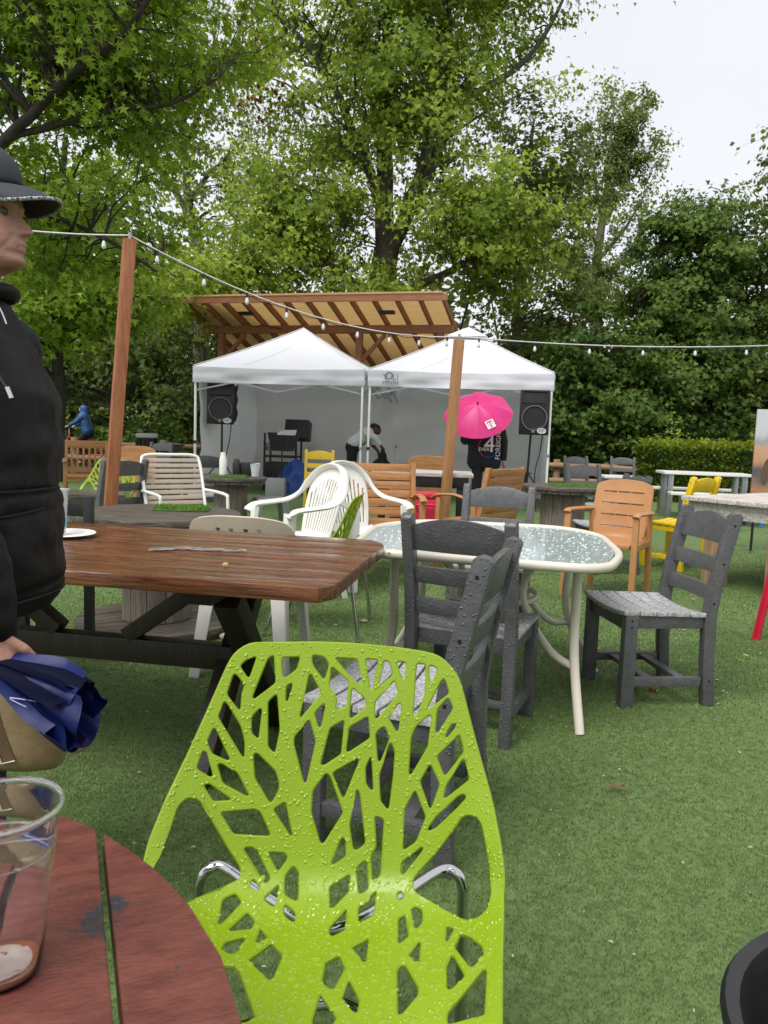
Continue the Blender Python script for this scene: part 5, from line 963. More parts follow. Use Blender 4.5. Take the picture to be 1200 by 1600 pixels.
# ------------------------------------------------------------------ poster, bins, litter
pm = bpy.data.materials.new('poster_print'); pm.use_nodes = True; T_ = pm.node_tree; pb = T_.nodes['Principled BSDF']; K = T_.links.new
c_ = T_.nodes.new('ShaderNodeTexCoord'); sp = T_.nodes.new('ShaderNodeSeparateXYZ'); n_ = T_.nodes.new('ShaderNodeTexNoise'); n_.inputs['Scale'].default_value = 4.5; n_.inputs['Detail'].default_value = 7; ad = T_.nodes.new('ShaderNodeMath'); ad.operation = 'MULTIPLY_ADD'; ad.inputs[1].default_value = .30; r_ = T_.nodes.new('ShaderNodeValToRGB')
K(c_.outputs['Object'], sp.inputs[0]); K(c_.outputs['Object'], n_.inputs['Vector']); K(n_.outputs[0], ad.inputs[0]); K(sp.outputs['Z'], ad.inputs[2]); K(ad.outputs[0], r_.inputs[0]); K(r_.outputs[0], pb.inputs['Base Color'])
E_ = r_.color_ramp.elements; E_[0].position = .2; E_[0].color = (.05, .05, .06, 1); E_[1].position = .98; E_[1].color = (.55, .56, .58, 1)
for p_, q_ in ((.34, (.42, .22, .11, 1)), (.46, (.12, .10, .10, 1)), (.56, (.10, .09, .10, 1)), (.66, (.5, .27, .14, 1)), (.80, (.55, .33, .2, 1)), (.87, (.30, .32, .35, 1))): e = E_.new(p_); e.color = q_
M['poster'] = pm
t = thing('poster_board', 'tall printed poster board of dunes at the right edge', 'poster', (4.05, 8.5, .52), R(-6))
B().box((.5, 0, .54), (1.0, .02, 1.06)).obj('board', 'poster', t); B().tube([(.06, .02, -.5), (.06, .012, 1.0)], .014, 6).obj('easel_leg', 'blackmetal', t); B().tube([(.94, .02, -.5), (.94, .012, 1.0)], .014, 6).obj('easel_leg', 'blackmetal', t); B().tube([(.5, .5, -.5), (.5, .02, .9)], .014, 6).obj('easel_leg', 'blackmetal', t)
B().tube([(.33+.16*math.cos(k*math.pi/20), -.013, .80+.16*math.sin(k*math.pi/20)) for k in range(40)], .006, 6, closed=True).obj('printed_ring', 'whiteprint', t)
B().add([(.10, -.0115, .25), (.15, -.0115, .24), (.17, -.0115, .42), (.2, -.0115, .5), (.165, -.0115, .56), (.12, -.0115, .5), (.09, -.0115, .4)], [tuple(range(7))]).obj('printed_figure', 'tandark', t)
t = thing('black_tub', 'round black plastic tub cut off by the lower right corner', 'tub', (.70, .815, 0))
B().lathe([(0, .01), (.20, .01), (.245, .46), (.262, .475), (.268, .49), (.262, .50), (.245, .495), (.232, .46), (.19, .03), (0, .03)], 48).obj('bowl', 'black', t, smooth=40)
t = thing('waste_bin', 'black slatted waste bin with a lined top behind the log fence', 'bin', (-5.3, 17.05, 0))
B().lathe([(.2, 0), (.215, .9), (.19, .9), (.18, .05), (0, .05)], 20).obj('drum', 'black', t, smooth=40); B().lathe([(.20, .88), (.235, .9), (.24, .97), (.2, .985), (.0, .95)], 20).obj('lid', 'bag', t, smooth=40)
for k in range(16): a = 2*math.pi*k/16; B().bar((.218*math.cos(a), .218*math.sin(a), .03), (.23*math.cos(a), .23*math.sin(a), .87), .02, .02, (math.cos(a), math.sin(a), 0)).obj('slat', 'blackmetal', t)
t = thing('fire_pit', 'low round metal fire pit beside the waste bin', 'fire pit', (-4.78, 17.0, 0))
B().lathe([(.06, .5), (.22, .62), (.29, .74), (.3, .76), (.26, .77), (.18, .80), (0, .815)], 24).obj('bowl', 'galv', t, smooth=50); B().lathe([(.31, .74), (.325, .75), (.31, .765), (.3, .75)], 24, closed=True).obj('rim', 'blackmetal', t, smooth=50)
for k in range(3): a = R(120*k); B().tube([(.1*math.cos(a), .1*math.sin(a), .55), (.24*math.cos(a), .24*math.sin(a), 0)], .015, 6).obj('leg', 'blackmetal', t)
for k, (x, y, r, lab) in enumerate(((-.94, 3.80, .035, 'tan pebble below the picnic table, nearest the beige chair leg'), (-.86, 4.24, .038, 'round pale pebble near the base of the large spool'), (-.73, 4.33, .03, 'small pebble right of the large spool base'), (-1.52, 5.2, .05, 'flat stone seen between the black chair legs'), (-.10, 4.75, .02, 'small brown pebble under the lime chair seen edge-on'))):
    b = B(); b.ball((0, 0, r*.5), r, 10, 8, (1.25, .9, .62)); b.v = [tuple(Vector(p)*(1+.12*noise.noise(Vector(p)*30+Vector((k, 0, 0))))) for p in b.v]; o = b.obj('pebble', 'stone', None, smooth=60); o.location = (x, y, 0); tag(o, lab, 'pebble', 'pebbles on the turf')
b = B(); b.grid(lambda u, v: Vector(((u-.5)*.075, (v-.5)*.018*(1-(2*u-1)**2*.7), .014+.006*math.sin(u*5))), 8, 3); o = b.obj('dead_leaf', 'leaf_litter'); o.location = (.835, 2.52, .006); o.rotation_euler = (0, 0, .1); tag(o, 'dry red-brown leaf lying on the open turf', 'leaf')
b = B(); b.ball((0, 0, .018), .02, 8, 6, (1, 1, .9)); o = b.obj('pine_cone', 'leaf_litter'); o.location = (1.33, 3.60, 0); tag(o, 'small dark cone under the lone gray chair', 'cone')
b = B()
for _ in range(260):
    y = rng.uniform(1.4, 6.5); x = rng.uniform(-.5, .55)*y; s = rng.uniform(.0015, .005)*(.7 if y < 2.4 else 1 if y < 4 else 1.5); a = rng.uniform(0, 6.28); c = Vector((x, y, .013)); e = Vector((math.cos(a), math.sin(a), 0))*s*rng.uniform(.8, 2.2); f = Vector((-math.sin(a), math.cos(a), 0))*s*.6; b.add([c-e-f, c+e-f, c+e+f, c-e+f, c+Vector((0, 0, .004))], [(0, 1, 4), (1, 2, 4), (2, 3, 4), (3, 0, 4)])
o = b.obj('petal_litter', 'petal'); o['kind'] = 'stuff'; tag(o, 'pale petals and seed husks scattered over the turf', 'litter')

# ------------------------------------------------------------------ people
def blob(name, m, parent, caps, vox, smooth=4, extra=None, noise_amp=0., nscale=9., tint=None):
    b = B()
    for c in caps: b.cap(*c)
    if extra:
        for vs, fs in extra: b.add(vs, fs)
    o = b.obj(name, m, parent); md = o.modifiers.new('remesh', 'REMESH'); md.mode = 'VOXEL'; md.voxel_size = vox; md.use_smooth_shade = True
    s = o.modifiers.new('smooth', 'SMOOTH'); s.iterations = smooth; s.factor = .5
    if noise_amp:
        tx = bpy.data.textures.new(name+'_folds', 'CLOUDS'); tx.noise_scale = 1/nscale; tx.noise_depth = 2; d = o.modifiers.new('folds', 'DISPLACE'); d.texture = tx; d.strength = noise_amp; d.mid_level = .5; d.texture_coords = 'LOCAL'
    return o
def tab(t, z):
    t = sorted(t); zs = [a for a, _ in t]; return float(np.interp(z, zs, [b for _, b in t]))
# the man in the cap at the left edge
man = thing('person', 'person in black rain jacket and navy cap standing in profile, holding a folded blue umbrella', 'person', (-.95, 1.7, 0)); MO = Vector((-.95, 1.7, 0))
w2 = lambda x, y, z: Vector((x, y, z))-MO
FX = [(1.76, -.885), (1.74, -.845), (1.70, -.812), (1.67, -.802), (1.652, -.799), (1.64, -.8035), (1.625, -.803), (1.60, -.800), (1.585, -.797), (1.567, -.797), (1.551, -.799), (1.540, -.7945), (1.531, -.7955), (1.524, -.804), (1.517, -.825), (1.508, -.846), (1.49, -.862)]
BX = [(1.76, -.90), (1.74, -.955), (1.70, -.985), (1.65, -.992), (1.60, -.985), (1.56, -.965), (1.52, -.955), (1.49, -.95)]
HW = [(1.76, .02), (1.745, .045), (1.72, .062), (1.69, .072), (1.65, .076), (1.62, .074), (1.59, .069), (1.56, .061), (1.54, .052), (1.525, .043), (1.51, .046), (1.49, .05)]
NO = [(1.650, 0), (1.638, .005), (1.620, .017), (1.607, .027), (1.600, .0305), (1.594, .0285), (1.590, .014), (1.586, .005), (1.580, .004), (1.574, .0095), (1.570, .008), (1.567, .001), (1.564, .0075), (1.559, .007), (1.552, -.002), (1.542, .005), (1.534, .005), (1.526, 0)]
def headfn(u, v):
    z = 1.49+(1.758-1.49)*v; th = 2*math.pi*u; xf, xb, hw = tab(FX, z)-.003, tab(BX, z), tab(HW, z); xc = (xf+xb)/2-.012; ca, sa = math.cos(th), math.sin(th); e = .86
    px = (xf-xc if ca > 0 else xc-xb)*math.copysign(abs(ca)**e, ca); y = hw*math.copysign(abs(sa)**e, sa); x = xc+px
    if ca > 0:
        sig = .0105 if z > 1.585 else .026
        if 1.585 < z < 1.603: sig = .0135
        x += tab(NO, z)*math.exp(-(y/sig)**2)
        for s in (-1, 1):
            x -= .011*math.exp(-((y-s*.031)/.015)**2-((z-1.634)/.011)**2); x += .004*math.exp(-((y-s*.034)/.02)**2-((z-1.652)/.006)**2)
            x += .0075*math.exp(-((y-s*.0125)/.0055)**2-((z-1.594)/.0055)**2); y += s*.003*math.exp(-((abs(y)-.05)/.02)**2-((z-1.60)/.018)**2); x -= .0028*math.exp(-((abs(y)-.026-(1.590-z)*.5)/.0032)**2)*(1 if 1.548 < z < 1.592 else 0)
    return w2(x, 1.7+y, z)
hb = B().grid(headfn, 96, 110, True); n = len(hb.v); hb.f += [tuple(range(95, -1, -1)), tuple(n-96+k for k in range(96))]
ear = B()
for s in (-1, 1): ear.ball(w2(-.90, 1.7+s*.076, 1.612), .03, 10, 8, (.6, .28, 1))
caps = [(w2(-.90, 1.7, 1.53), w2(-.915, 1.7, 1.42), .055, .06), (w2(-.94, 1.7, 1.33), w2(-.92, 1.7, 1.05), .085, .11), (w2(-.92, 1.7, 1.05), w2(-.93, 1.7, .90), .11, .115),
        (w2(-.935, 1.56, 1.345), w2(-.935, 1.84, 1.345), .055, .055), (w2(-.93, 1.48, 1.36), w2(-.83, 1.41, 1.09), .05, .042), (w2(-.83, 1.41, 1.09), w2(-.725, 1.41, .82), .04, .028), (w2(-.93, 1.92, 1.36), w2(-1.0, 1.96, 1.08), .05, .042), (w2(-1.0, 1.96, 1.08), w2(-.98, 1.95, .86), .04, .028)]
for s in (-1, 1): caps += [(w2(-.94, 1.7+s*.09, .90), w2(-.955, 1.7+s*.095, .48), .082, .055), (w2(-.955, 1.7+s*.095, .48), w2(-.98, 1.7+s*.10, .08), .052, .036), (w2(-.98, 1.7+s*.1, .05), w2(-.84, 1.7+s*.115, .035), .034, .03)]
# right hand closed round the umbrella grip, left hand relaxed
def hand(c, ax, fwd, s, curl):
    c = Vector(c); ax = Vector(ax).normalized(); fwd = Vector(fwd).normalized(); sd = ax.cross(fwd).normalized(); out = [(c-ax*.03, c+ax*.03, .026, .028)]
    for k in range(-1, 2): out.append((c+fwd*(k*.018)-ax*.02, c+fwd*(k*.018)+ax*.035, .014, .0135))
    for k, L_ in enumerate((.040, .046, .043, .034)):
        o = c+ax*.045+fwd*(.027-.018*k); p1 = o+ax*(L_*.55*(1-curl*.6))+sd*s*(L_*.5*curl); p2 = p1+ax*(-L_*.35*curl+L_*.5*(1-curl))+sd*s*(L_*.55*curl); p3 = p2-ax*(L_*.55*curl)+sd*s*(-.008*curl)+ax*(L_*.3*(1-curl)); out += [(o, p1, .0095, .009), (p1, p2, .009, .0085), (p2, p3, .0085, .0075)]
    o = c+fwd*.026-ax*.01; p1 = o+fwd*.016+ax*.022+sd*s*.014; p2 = p1+ax*.022+sd*s*.018; out += [(o, p1, .012, .0105), (p1, p2, .0105, .009)]; return out
caps += hand(w2(-.716, 1.405, .772), (.25, 0, -1), (1, -.15, .2), -1, .9); caps += hand(w2(-.975, 1.95, .80), (.1, 0, -1), (1, 0, .2), 1, .35)
blob('body', 'skin', man, caps, .0032, 1, [(hb.v, hb.f), (ear.v, ear.f)])
for s in (-1, 1):
    e = B(); e.ball(w2(-.8245, 1.7+s*.031, 1.634), .0115, 14, 10); eo = e.obj('eye', 'shaded_eye', man, smooth=80); e = B(); e.ball(w2(-.8165, 1.7+s*.031, 1.634), .0058, 10, 8, (.75, 1, 1)); e.obj('iris', 'iris', eo, smooth=80)
B().tube([w2(-.7965-.9*((q-8)*.0026)**2*9, 1.7+(q-8)*.0026, 1.5668-.00012*(q-8)**2*.3) for q in range(17)], .0011, 6).obj('mouth_line', 'crease', man, smooth=60)
# jacket
JF = [(1.46, -.838), (1.441, -.829), (1.414, -.82), (1.353, -.793), (1.306, -.762), (1.258, -.732), (1.21, -.719), (1.14, -.715), (1.055, -.716), (.969, -.713), (.882, -.709), (.846, -.708), (.81, -.716), (.775, -.735)]
JB = [(1.46, -.975), (1.40, -1.02), (1.30, -1.06), (1.1, -1.05), (.9, -1.07), (.775, -1.08)]; JW = [(1.46, .066), (1.43, .085), (1.40, .15), (1.36, .205), (1.25, .225), (1.05, .222), (.9, .238), (.775, .245)]
def jac(u, v):
    z = .775+(1.46-.775)*v; th = 2*math.pi*u; xf, xb, hw = tab(JF, z)-.03*min(1, max(0, (1.42-z)*5)), tab(JB, z), tab(JW, z); xc = (xf+xb)/2; ca, sa = math.cos(th), math.sin(th); e = .96; x = xc+(xf-xb)/2*math.copysign(abs(ca)**e, ca); y = 1.7+hw*math.copysign(abs(sa)**e, sa); nn = Vector((ca, sa, 0))
    f = .010*noise.noise(Vector((x*5, y*4, z*16)))+.007*noise.noise(Vector((x*16+z*6, y*12, z*9)))-.008*math.exp(-((z-1.045)/.010)**2)-.004*math.exp(-((z-1.0)/.006)**2)+.010*math.exp(-((z-.98)/.03)**2)*max(0, -sa)-.006*math.exp(-((z-.835)/.008)**2)
    return w2(x, y, z)+nn*f*min(1, (1.47-z)*8)
jb = B().grid(jac, 80, 90, True); n = len(jb.v); jb.f += [tuple(range(79, -1, -1)), tuple(n-80+k for k in range(80))]
jc = [(w2(-.935, 1.50, 1.365), w2(-.90, 1.43, 1.22), .085, .078), (w2(-.90, 1.43, 1.22), w2(-.80, 1.405, 1.05), .076, .068), (w2(-.80, 1.405, 1.05), w2(-.745, 1.405, .92), .066, .056), (w2(-.745, 1.405, .92), w2(-.724, 1.405, .815), .055, .044),
      (w2(-.935, 1.90, 1.365), w2(-1.0, 1.97, 1.08), .085, .068), (w2(-1.0, 1.97, 1.08), w2(-.98, 1.95, .89), .066, .046)]
jk = blob('jacket', 'jacket', man, jc, .0065, 2, [(jb.v, jb.f)], .011, 14)
b = B()
for k in range(41): pass
b.tube([w2(-.905+.076*math.cos(a), 1.7+.070*math.sin(a), 1.462+.010*math.cos(a)) for a in [2*math.pi*k/40 for k in range(40)]], .019, 10, flat=.9, closed=True); b.obj('collar', 'jacket', jk, smooth=60)
B().tube(spline([w2(-.838, 1.66, 1.448), w2(-.825, 1.66, 1.425), w2(-.815, 1.66, 1.40)], 4), .0016, 6).obj('piping', 'whiteprint', jk, smooth=60)
B().tube(spline([w2(-.815, 1.60, 1.345), w2(-.805, 1.575, 1.318), w2(-.785, 1.562, 1.285), w2(-.762, 1.560, 1.252)], 5), .004, 8).obj('drawcord', 'black', jk, smooth=60)
B().tube([w2(-.767, 1.558, 1.262), w2(-.757, 1.556, 1.240)], .0062, 10).obj('cord_tip', 'silver', jk, smooth=40); B().tube([w2(-.815, 1.598, 1.345), w2(-.806, 1.585, 1.330)], .0085, 8).obj('toggle', 'equip', jk, smooth=40)
def loop_at(z, dz, u0, u1, rad, nm):
    pts = []
    for k in range(31): u = u0+(u1-u0)*k/30; p = jac(u, (z+dz*math.sin(math.pi*k/30)-.775)/(1.46-.775)); c = Vector(((p.x), p.y, p.z)); ca, sa = math.cos(2*math.pi*u), math.sin(2*math.pi*u); pts.append(c+Vector((ca, sa, 0))*.007)
    B().tube(pts, rad, 6).obj(nm, 'jacket', jk, smooth=60)
loop_at(1.046, .004, -.30, .05, .0045, 'waist_seam'); loop_at(1.008, -.008, -.27, -.02, .004, 'pocket_flap'); loop_at(.815, .0, -.30, .05, .004, 'hem_seam')
blob('trousers', 'trouser', man, [(w2(-.94, 1.7, .88), w2(-.93, 1.7, .98), .125, .12)]+[c for s in (-1, 1) for c in ((w2(-.945, 1.7+s*.09, .90), w2(-.96, 1.7+s*.095, .48), .095, .07), (w2(-.96, 1.7+s*.095, .48), w2(-.98, 1.7+s*.10, .10), .07, .06))], .011, 3, noise_amp=.012)
for s in (-1, 1): blob('shoe', 'black', man, [(w2(-1.0, 1.7+s*.10, .06), w2(-.85, 1.7+s*.115, .05), .05, .042)], .009, 2)
# cap
cp = B(); vs = []
def capfn(u, v): a = 2*math.pi*u; t = v*math.pi/2; r = math.cos(t)**.8 if v < 1 else 0; return w2(-.903+.1005*r*math.cos(a), 1.7+.085*r*math.sin(a), 1.655+.04*(max(0, math.cos(a)))*(1-v)+.118*math.sin(t))
cp.grid(capfn, 40, 14, True); co_ = cp.obj('cap', 'capcloth', man, smooth=60); sm = co_.modifiers.new('thickness', 'SOLIDIFY'); sm.thickness = .003; sm.offset = 1
def brim(u, v):
    y = (2*u-1)*.074; a = math.sqrt(max(0, 1-(y/.0755)**2)); x0 = -.903+.097*math.sqrt(max(0, 1-(y/.086)**2)); x = x0+.084*a**.6*v+.004*v; z = 1.694-.006*v-.020*v*v-3.4*y*y*(.75+.45*v)
    return w2(x, 1.7+y, z)
bm_ = B().grid(brim, 34, 10); bo = bm_.obj('brim', 'capcloth', co_, smooth=60); sm = bo.modifiers.new('thickness', 'SOLIDIFY'); sm.thickness = .004
B().tube([brim(k/40, 1.0)+Vector((.0005, 0, -.001)) for k in range(41)], .0038, 8).obj('brim_stitching', 'capedge', co_, smooth=60)
B().ball(w2(-.893, 1.7, 1.775), .008, 10, 6, (1, 1, .5)).obj('button', 'capcloth', co_, smooth=60)
# folded blue umbrella in the hand
um = thing('folded_umbrella', 'half-closed blue umbrella held low by the person at the left edge', 'umbrella', (-.70, 1.40, .70)); UO = Vector((-.70, 1.40, .70))
A0 = Vector((-.735, 1.40, .742))-UO; A1 = Vector((-.545, 1.37, .682))-UO; ad_ = (A1-A0).normalized(); s1 = ad_.cross(Vector((0, 1, 0))).normalized(); s2 = ad_.cross(s1)
r4 = np.random.default_rng(11)
for k in range(9):                                   # slack pleats hanging round the shaft
    th = 2*math.pi*k/9+.3; rd_ = s1*math.cos(th)+s2*math.sin(th)*.85; tg = ad_.cross(rd_); L_ = (A1-A0).length*r4.uniform(.93, 1.12); wd = r4.uniform(.052, .074); ph = r4.uniform(-.5, .5); dr = r4.uniform(.6, 1.2)
    def pleat(u, v, rd_=rd_, tg=tg, L_=L_, wd=wd, ph=ph, dr=dr):
        a = 2*u-1; w_ = wd*min(1, .18+1.05*v**.8); r = (.012+.046*min(1, v*1.3)**.8)*(1-.42*abs(a)**1.3)+.007*math.sin(a*5+ph+v*3)*v; p = A0+ad_*(L_*v*(1-.10*a*a*v))+rd_*r+tg*(a*w_+.012*ph*v); p.z -= .030*v*v*dr; return p
    B().grid(pleat, 14, 16).obj('canopy_pleat', 'bluecloth' if k % 4 else 'navycloth', um, smooth=60)
B().tube([A0-ad_*.09, A0+ad_*.02], .010, 10).obj('handle', 'black', um, smooth=60); B().tube([A0, A1+ad_*.0], .004, 8).obj('shaft', 'silver', um)
q0 = lambda x, z: Vector((x, 1.335, z))-UO
B().tube(spline([q0(-.66, .702), q0(-.63, .699), q0(-.59, .692), q0(-.573, .684), q0(-.59, .679), q0(-.63, .686), q0(-.66, .70)], 5), .0014, 6).obj('strap_loop', 'cord', um, smooth=60); B().ball(q0(-.598, .642), .006, 10, 8, (1, .5, 1)).obj('snap', 'silver', um, smooth=80)
# tan bag
bg = thing('leather_bag', 'tan leather bag hanging from the hand below the blue umbrella', 'bag', (-.77, 1.5, .59)); BO = Vector((-.77, 1.5, .59))
def bag(u, v):
    a = 2*math.pi*u; t = math.pi*(v-.5); e = .62; c = math.cos(t)**e if abs(t) < 1.5707 else 0; x = .135*c*math.copysign(abs(math.cos(a))**.8, math.cos(a)); y = .055*c*math.copysign(abs(math.sin(a))**.8, math.sin(a)); z = .095*math.copysign(abs(math.sin(t))**.75, t); return Vector((x*(1-.15*(z/.09)), y, z-.18*x*x/.13+.004*noise.noise(Vector((x*30, y*30, z*30)))))
B().grid(bag, 48, 30, True).obj('pouch', 'tan', bg, smooth=60)
B().add([(.005, -.056, .05), (.03, -.056, .05), (.062, -.054, -.055), (.038, -.056, -.06)], [(0, 1, 2, 3)]).obj('side_panel', 'tandark', bg); B().tube([(.005, -.058, .052), (.038, -.058, -.062), (.064, -.056, -.056)], .0018, 6).obj('zip', 'cream', bg)
B().tube([(.165+.027*math.cos(a)*1.0, -.01, -.018+.031*math.sin(a)) for a in [2*math.pi*k/28 for k in range(28)]], .0072, 8, flat=.35, closed=True, upv=(0, 1, 0)).obj('ring_strap', 'tan', bg, smooth=60)
for y in (-.04, .03): B().tube(spline([(-.07, y, .08), (-.02, y*.6-.04, .14), (.045, -.09, .205), (.06, -.095, .16), (.08, y, .08)], 5), .007, 8, flat=.4).obj('strap', 'tan', bg, smooth=60)

# person under the pink umbrella
pp = thing('person', 'person seen from behind in a navy printed hoodie, head hidden by the pink umbrella', 'person', (1.5, 11.75, 0))
bc = [((0, 0, 1.52), (0, 0, 1.60), .095, .09), ((0, 0, 1.4), (0, 0, 1.5), .06, .06), ((-.05, 0, 1.3), (-.05, 0, .95), .12, .12), ((.05, 0, 1.3), (.05, 0, .95), .12, .12), ((-.2, 0, 1.38), (-.31, -.02, 1.12), .055, .045), ((-.31, -.02, 1.12), (-.16, -.17, 1.25), .042, .03), ((.2, 0, 1.38), (.28, 0, 1.1), .055, .045), ((.28, 0, 1.1), (.29, -.06, .82), .042, .03)]
bc += hand((-.15, -.18, 1.27), (.2, -.2, 1), (0, -1, 0), 1, .9)+hand((.29, -.075, .77), (0, -.1, -1), (0, -1, 0), -1, .4)
for s in (-1, 1): bc += [((s*.09, 0, .92), (s*.1, 0, .48), .085, .06), ((s*.1, 0, .48), (s*.1, .02, .08), .055, .04), ((s*.1, .04, .05), (s*.12, -.12, .04), .036, .034)]
blob('body', 'skin', pp, bc, .011, 2)
hd = blob('hoodie', 'hoodie', pp, [((x, 0, 1.34), (x*1.15, 0, .80), .135, .14) for x in (-.11, 0, .11)]+[((-.2, 0, 1.37), (-.31, -.02, 1.12), .085, .072), ((-.31, -.02, 1.12), (-.18, -.15, 1.22), .07, .05), ((0, .02, 1.42), (0, .05, 1.45), .10, .1)], .013, 3, noise_amp=.02, nscale=8)
blob('sleeve', 'blackcloth', hd, [((.2, 0, 1.37), (.28, 0, 1.1), .088, .074), ((.28, 0, 1.1), (.29, -.05, .86), .072, .05)], .012, 3)
blob('trousers', 'trouser', pp, [((s*.09, 0, .92), (s*.1, 0, .48), .10, .08) for s in (-1, 1)]+[((s*.1, 0, .48), (s*.1, .02, .1), .08, .065) for s in (-1, 1)], .014, 3)
for s in (-1, 1): blob('shoe', 'black', pp, [((s*.1, .06, .055), (s*.12, -.14, .05), .05, .045)], .012, 2)
yb = -.152
text('4', .34, 'whiteprint', hd, (.05, yb, 1.06), (R(90), 0, 0)); text('EVER', .075, 'whiteprint', hd, (-.03, yb-.004, .99), (R(90), 0, 0)); text('FOREIGN', .10, 'whiteprint', hd, (.185, yb+.008, 1.05), (R(90), R(-90), 0))
for a0, a1, m in ((100, 250, 'redprint'), (250, 350, 'blueprint')): B().tube([(.04+.155*math.cos(R(a)), yb, 1.03+.155*math.sin(R(a))) for a in range(a0, a1+1, 10)], .006, 6).obj('printed_ring', m, hd)
pu = thing('pink_umbrella', 'open pink umbrella with a white square logo', 'umbrella', (1.36, 11.5, 1.36)); pu.rotation_euler = (R(44), R(-4), R(-8))
def ucan(a, r): # eight ribs, cloth slack between them
    k = math.cos(((a*8/(2*math.pi)) % 1-.5)*math.pi); sag = .045*k*r/.5; rr = r*(1-.035*k); return Vector((rr*math.cos(a), rr*math.sin(a), .40-.62*r*r-.08*r-sag*.5))
for i in range(8): B().grid(lambda u, v: ucan(2*math.pi*(i+u)/8-1e-4*(u > .99), .505*v+.002), 10, 12).obj('canopy_panel', 'pink', pu, smooth=60); a = 2*math.pi*i/8; B().tube([ucan(a, .05+.45*k/6)-Vector((0, 0, .008)) for k in range(7)], .004, 5).obj('rib', 'blackmetal', pu)
B().tube([(0, 0, -.2), (0, 0, .44)], .008, 8).obj('shaft', 'blackmetal', pu); B().lathe([(.012, .0), (.012, .03), (.004, .05)], 10, (0, 0, .40)).obj('ferrule', 'blackmetal', pu)
la = R(-60); c0 = ucan(la, .36); er = (ucan(la, .37)-ucan(la, .35)).normalized(); et = (ucan(la+.03, .36)-ucan(la-.03, .36)).normalized(); en = er.cross(et).normalized(); en = en if en.z > 0 else -en; hs_ = .062
lo_ = B().add([c0+et*(i*hs_)+er*(j*hs_)+en*.012 for i, j in ((-1, -1), (1, -1), (1, 1), (-1, 1))], [(0, 1, 2, 3)]).obj('logo_square', 'whiteprint', pu)
bq = B(); Q = lambda i, j: c0+et*(i*hs_)+er*(j*hs_)+en*.016
for x0, x1, y0, y1 in ((-.62, .62, -.75, -.5), (-.13, .13, -.75, .72), (-.28, .28, .55, .74), (-.66, -.5, -.75, -.25), (.5, .66, -.75, -.25), (-.6, -.38, .0, .22), (.38, .6, .0, .22)): bq.add([Q(x0, y0), Q(x1, y0), Q(x1, y1), Q(x0, y1)], [(0, 1, 2, 3)])
bq.obj('logo_letter', 'pink', lo_)

# bending person in a white shirt inside the tents
bp_ = thing('person', 'person in a white shirt bending over a black bag inside the tents', 'person', (-.62, 14.25, 0))
hk = lambda s: [((0, s*.09, .90), (-.02, s*.1, .48), .085, .06), ((-.02, s*.1, .48), (-.03, s*.1, .08), .055, .04), ((-.06, s*.1, .05), (.1, s*.11, .04), .036, .034)]
bc = [((0, 0, .92), (.28, 0, 1.18), .13, .12), ((.3, 0, 1.2), (.36, 0, 1.24), .06, .055), ((.40, -.01, 1.25), (.44, -.01, 1.22), .09, .08), ((.26, -.2, 1.16), (.42, -.22, 1.08), .05, .042), ((.42, -.22, 1.08), (.52, -.2, .95), .04, .03), ((.26, .2, 1.16), (.36, .22, .95), .05, .042), ((.36, .22, .95), (.46, .18, .85), .04, .03)]+hk(1)+hk(-1)+hand((.545, -.195, .90), (.25, 0, -1), (1, 0, .2), -1, .8)+hand((.48, .17, .80), (.25, 0, -1), (1, 0, .2), 1, .6)
blob('body', 'skindark', bp_, bc, .011, 2)
blob('shirt', 'shirt', bp_, [((.02, y, .98), (.27, y, 1.17), .125, .12) for y in (-.08, .08)]+[((.26, -.2, 1.16), (.42, -.22, 1.08), .075, .062), ((.42, -.22, 1.08), (.49, -.205, .99), .06, .05), ((.26, .2, 1.16), (.36, .22, .97), .075, .055)], .012, 3, noise_amp=.018)
blob('trousers', 'trouser', bp_, [((0, -.06, .9), (0, .06, .9), .14, .14)]+[c for s in (-1, 1) for c in (((0, s*.09, .9), (-.02, s*.1, .48), .105, .085), ((-.02, s*.1, .48), (-.03, s*.1, .1), .082, .068))], .014, 3)
blob('hair', 'hair', bp_, [((.38, -.01, 1.275), (.43, -.01, 1.26), .085, .078)], .01, 2)
for s in (-1, 1): blob('shoe', 'black', bp_, [((-.08, s*.1, .055), (.1, s*.11, .05), .05, .045)], .012, 2)
o = blob('black_bag', 'blackcloth', None, [((0, 0, .0), (.02, 0, .15), .12, .07), ((.02, 0, .15), (.02, 0, .26), .06, .03), ((-.06, 0, -.02), (.08, 0, -.03), .11, .1)], .012, 3, noise_amp=.03, nscale=7); o.location = (-.08, 14.05, .62); tag(o, 'black cloth bag held by the bending person', 'bag')
# cyclist at the far left
cy_ = thing('person', 'person in a blue hooded rain jacket riding a bicycle at the far left', 'person', (-7.8, 20, 0))
bc = [((.06, 0, .93), (-.04, 0, 1.32), .12, .13), ((-.07, 0, 1.4), (-.09, 0, 1.5), .06, .09), ((-.05, -.18, 1.3), (-.2, -.22, 1.16), .05, .04), ((-.2, -.22, 1.16), (-.36, -.22, 1.08), .038, .03), ((-.05, .18, 1.3), (-.2, .22, 1.16), .05, .04), ((-.2, .22, 1.16), (-.36, .22, 1.08), .038, .03)]+hand((-.39, -.22, 1.06), (-1, 0, -.1), (0, 1, 0), 1, .9)+hand((-.39, .22, 1.06), (-1, 0, -.1), (0, -1, 0), -1, .9)
for s, kx, kz, fx_, fz in ((-1, -.22, .62, -.05, .2), (1, -.16, .7, -.2, .36)): bc += [((.06, s*.09, .92), (kx, s*.1, kz), .085, .06), ((kx, s*.1, kz), (fx_, s*.11, fz), .055, .04), ((fx_, s*.11, fz-.04), (fx_-.13, s*.11, fz-.06), .036, .03)]
blob('body', 'skin', cy_, bc, .012, 2)
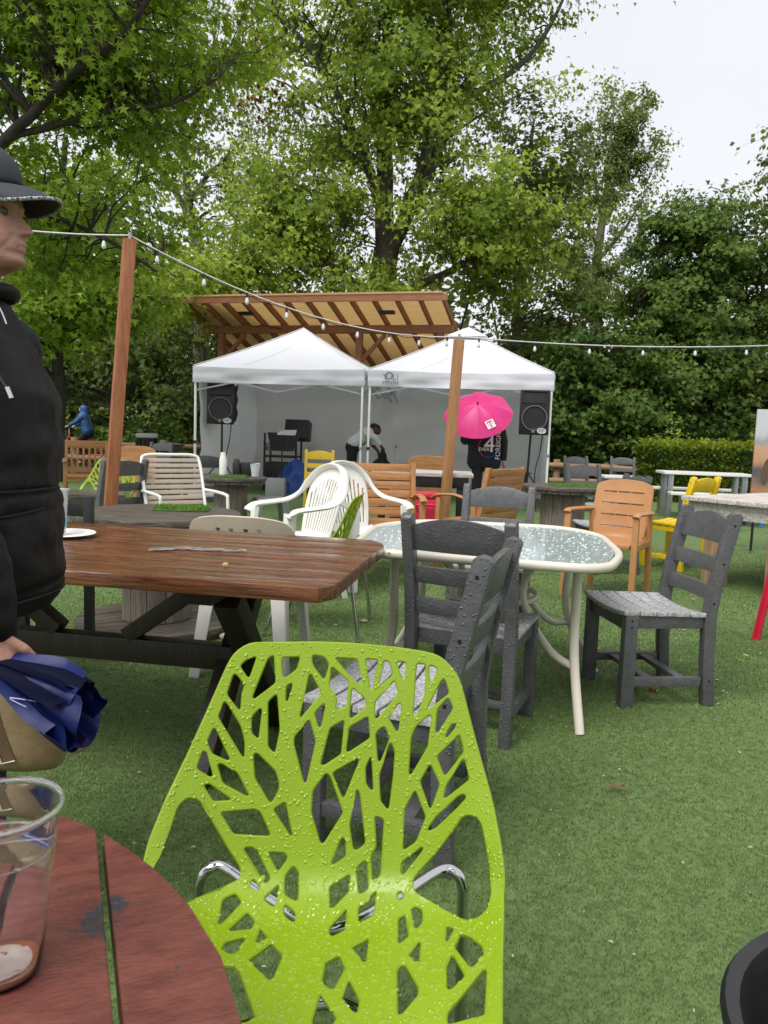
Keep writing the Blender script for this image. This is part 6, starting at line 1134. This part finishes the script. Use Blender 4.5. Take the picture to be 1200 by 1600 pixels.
blob('jacket', 'bluehood', cy_, [((.06, y, .95), (-.04, y, 1.32), .13, .13) for y in (-.09, .09)]+[((-.05, s*.18, 1.3), (-.2, s*.22, 1.16), .08, .062) for s in (-1, 1)]+[((-.2, s*.22, 1.16), (-.34, s*.22, 1.09), .06, .045) for s in (-1, 1)]+[((-.02, 0, 1.42), (-.055, 0, 1.52), .10, .108)], .014, 3, noise_amp=.02)
blob('trousers', 'trouser', cy_, [((.08, 0, .9), (.05, 0, .95), .14, .13)]+[c for s, kx, kz, fx_, fz in ((-1, -.22, .62, -.05, .2), (1, -.16, .7, -.2, .36)) for c in (((.06, s*.09, .92), (kx, s*.1, kz), .10, .08), ((kx, s*.1, kz), (fx_, s*.11, fz), .078, .06))], .014, 3)
bk = thing('bicycle', 'red-framed bicycle ridden by the person in the blue jacket', 'bicycle', (-7.85, 20, 0)); X9 = Matrix.Rotation(R(90), 3, 'X')
for x in (-.55, .5):
    wl = B().tube([(x+.33*math.cos(k*math.pi/16), 0, .35+.33*math.sin(k*math.pi/16)) for k in range(32)], .022, 6, closed=True, upv=(0, 1, 0)).obj('wheel', 'black', bk, smooth=60); b = B()
    for k in range(12): b.tube([(x, 0, .35), (x+.31*math.cos(k*math.pi/6), 0, .35+.31*math.sin(k*math.pi/6))], .002, 4)
    b.obj('spokes', 'silver', wl)
b = B()
for p, q in (((-.05, 0, .32), (-.38, 0, .82)), ((-.05, 0, .32), (.14, 0, .84)), ((-.36, 0, .76), (.12, 0, .78)), ((-.05, 0, .32), (.5, 0, .35)), ((.14, 0, .8), (.5, 0, .35)), ((-.38, 0, .86), (-.55, 0, .35))): b.tube([p, q], .02, 8)
b.obj('frame', 'redmetal', bk, smooth=60); B().tube(spline([(-.42, -.28, 1.06), (-.38, -.1, 1.02), (-.38, .1, 1.02), (-.42, .28, 1.06)], 4), .015, 8).obj('handlebar', 'blackmetal', bk); B().tube([(-.38, 0, .82), (-.38, 0, 1.02)], .016, 8).obj('stem', 'silver', bk); B().ball((.16, 0, .89), .09, 10, 6, (1.3, .7, .35)).obj('saddle', 'black', bk, smooth=60)
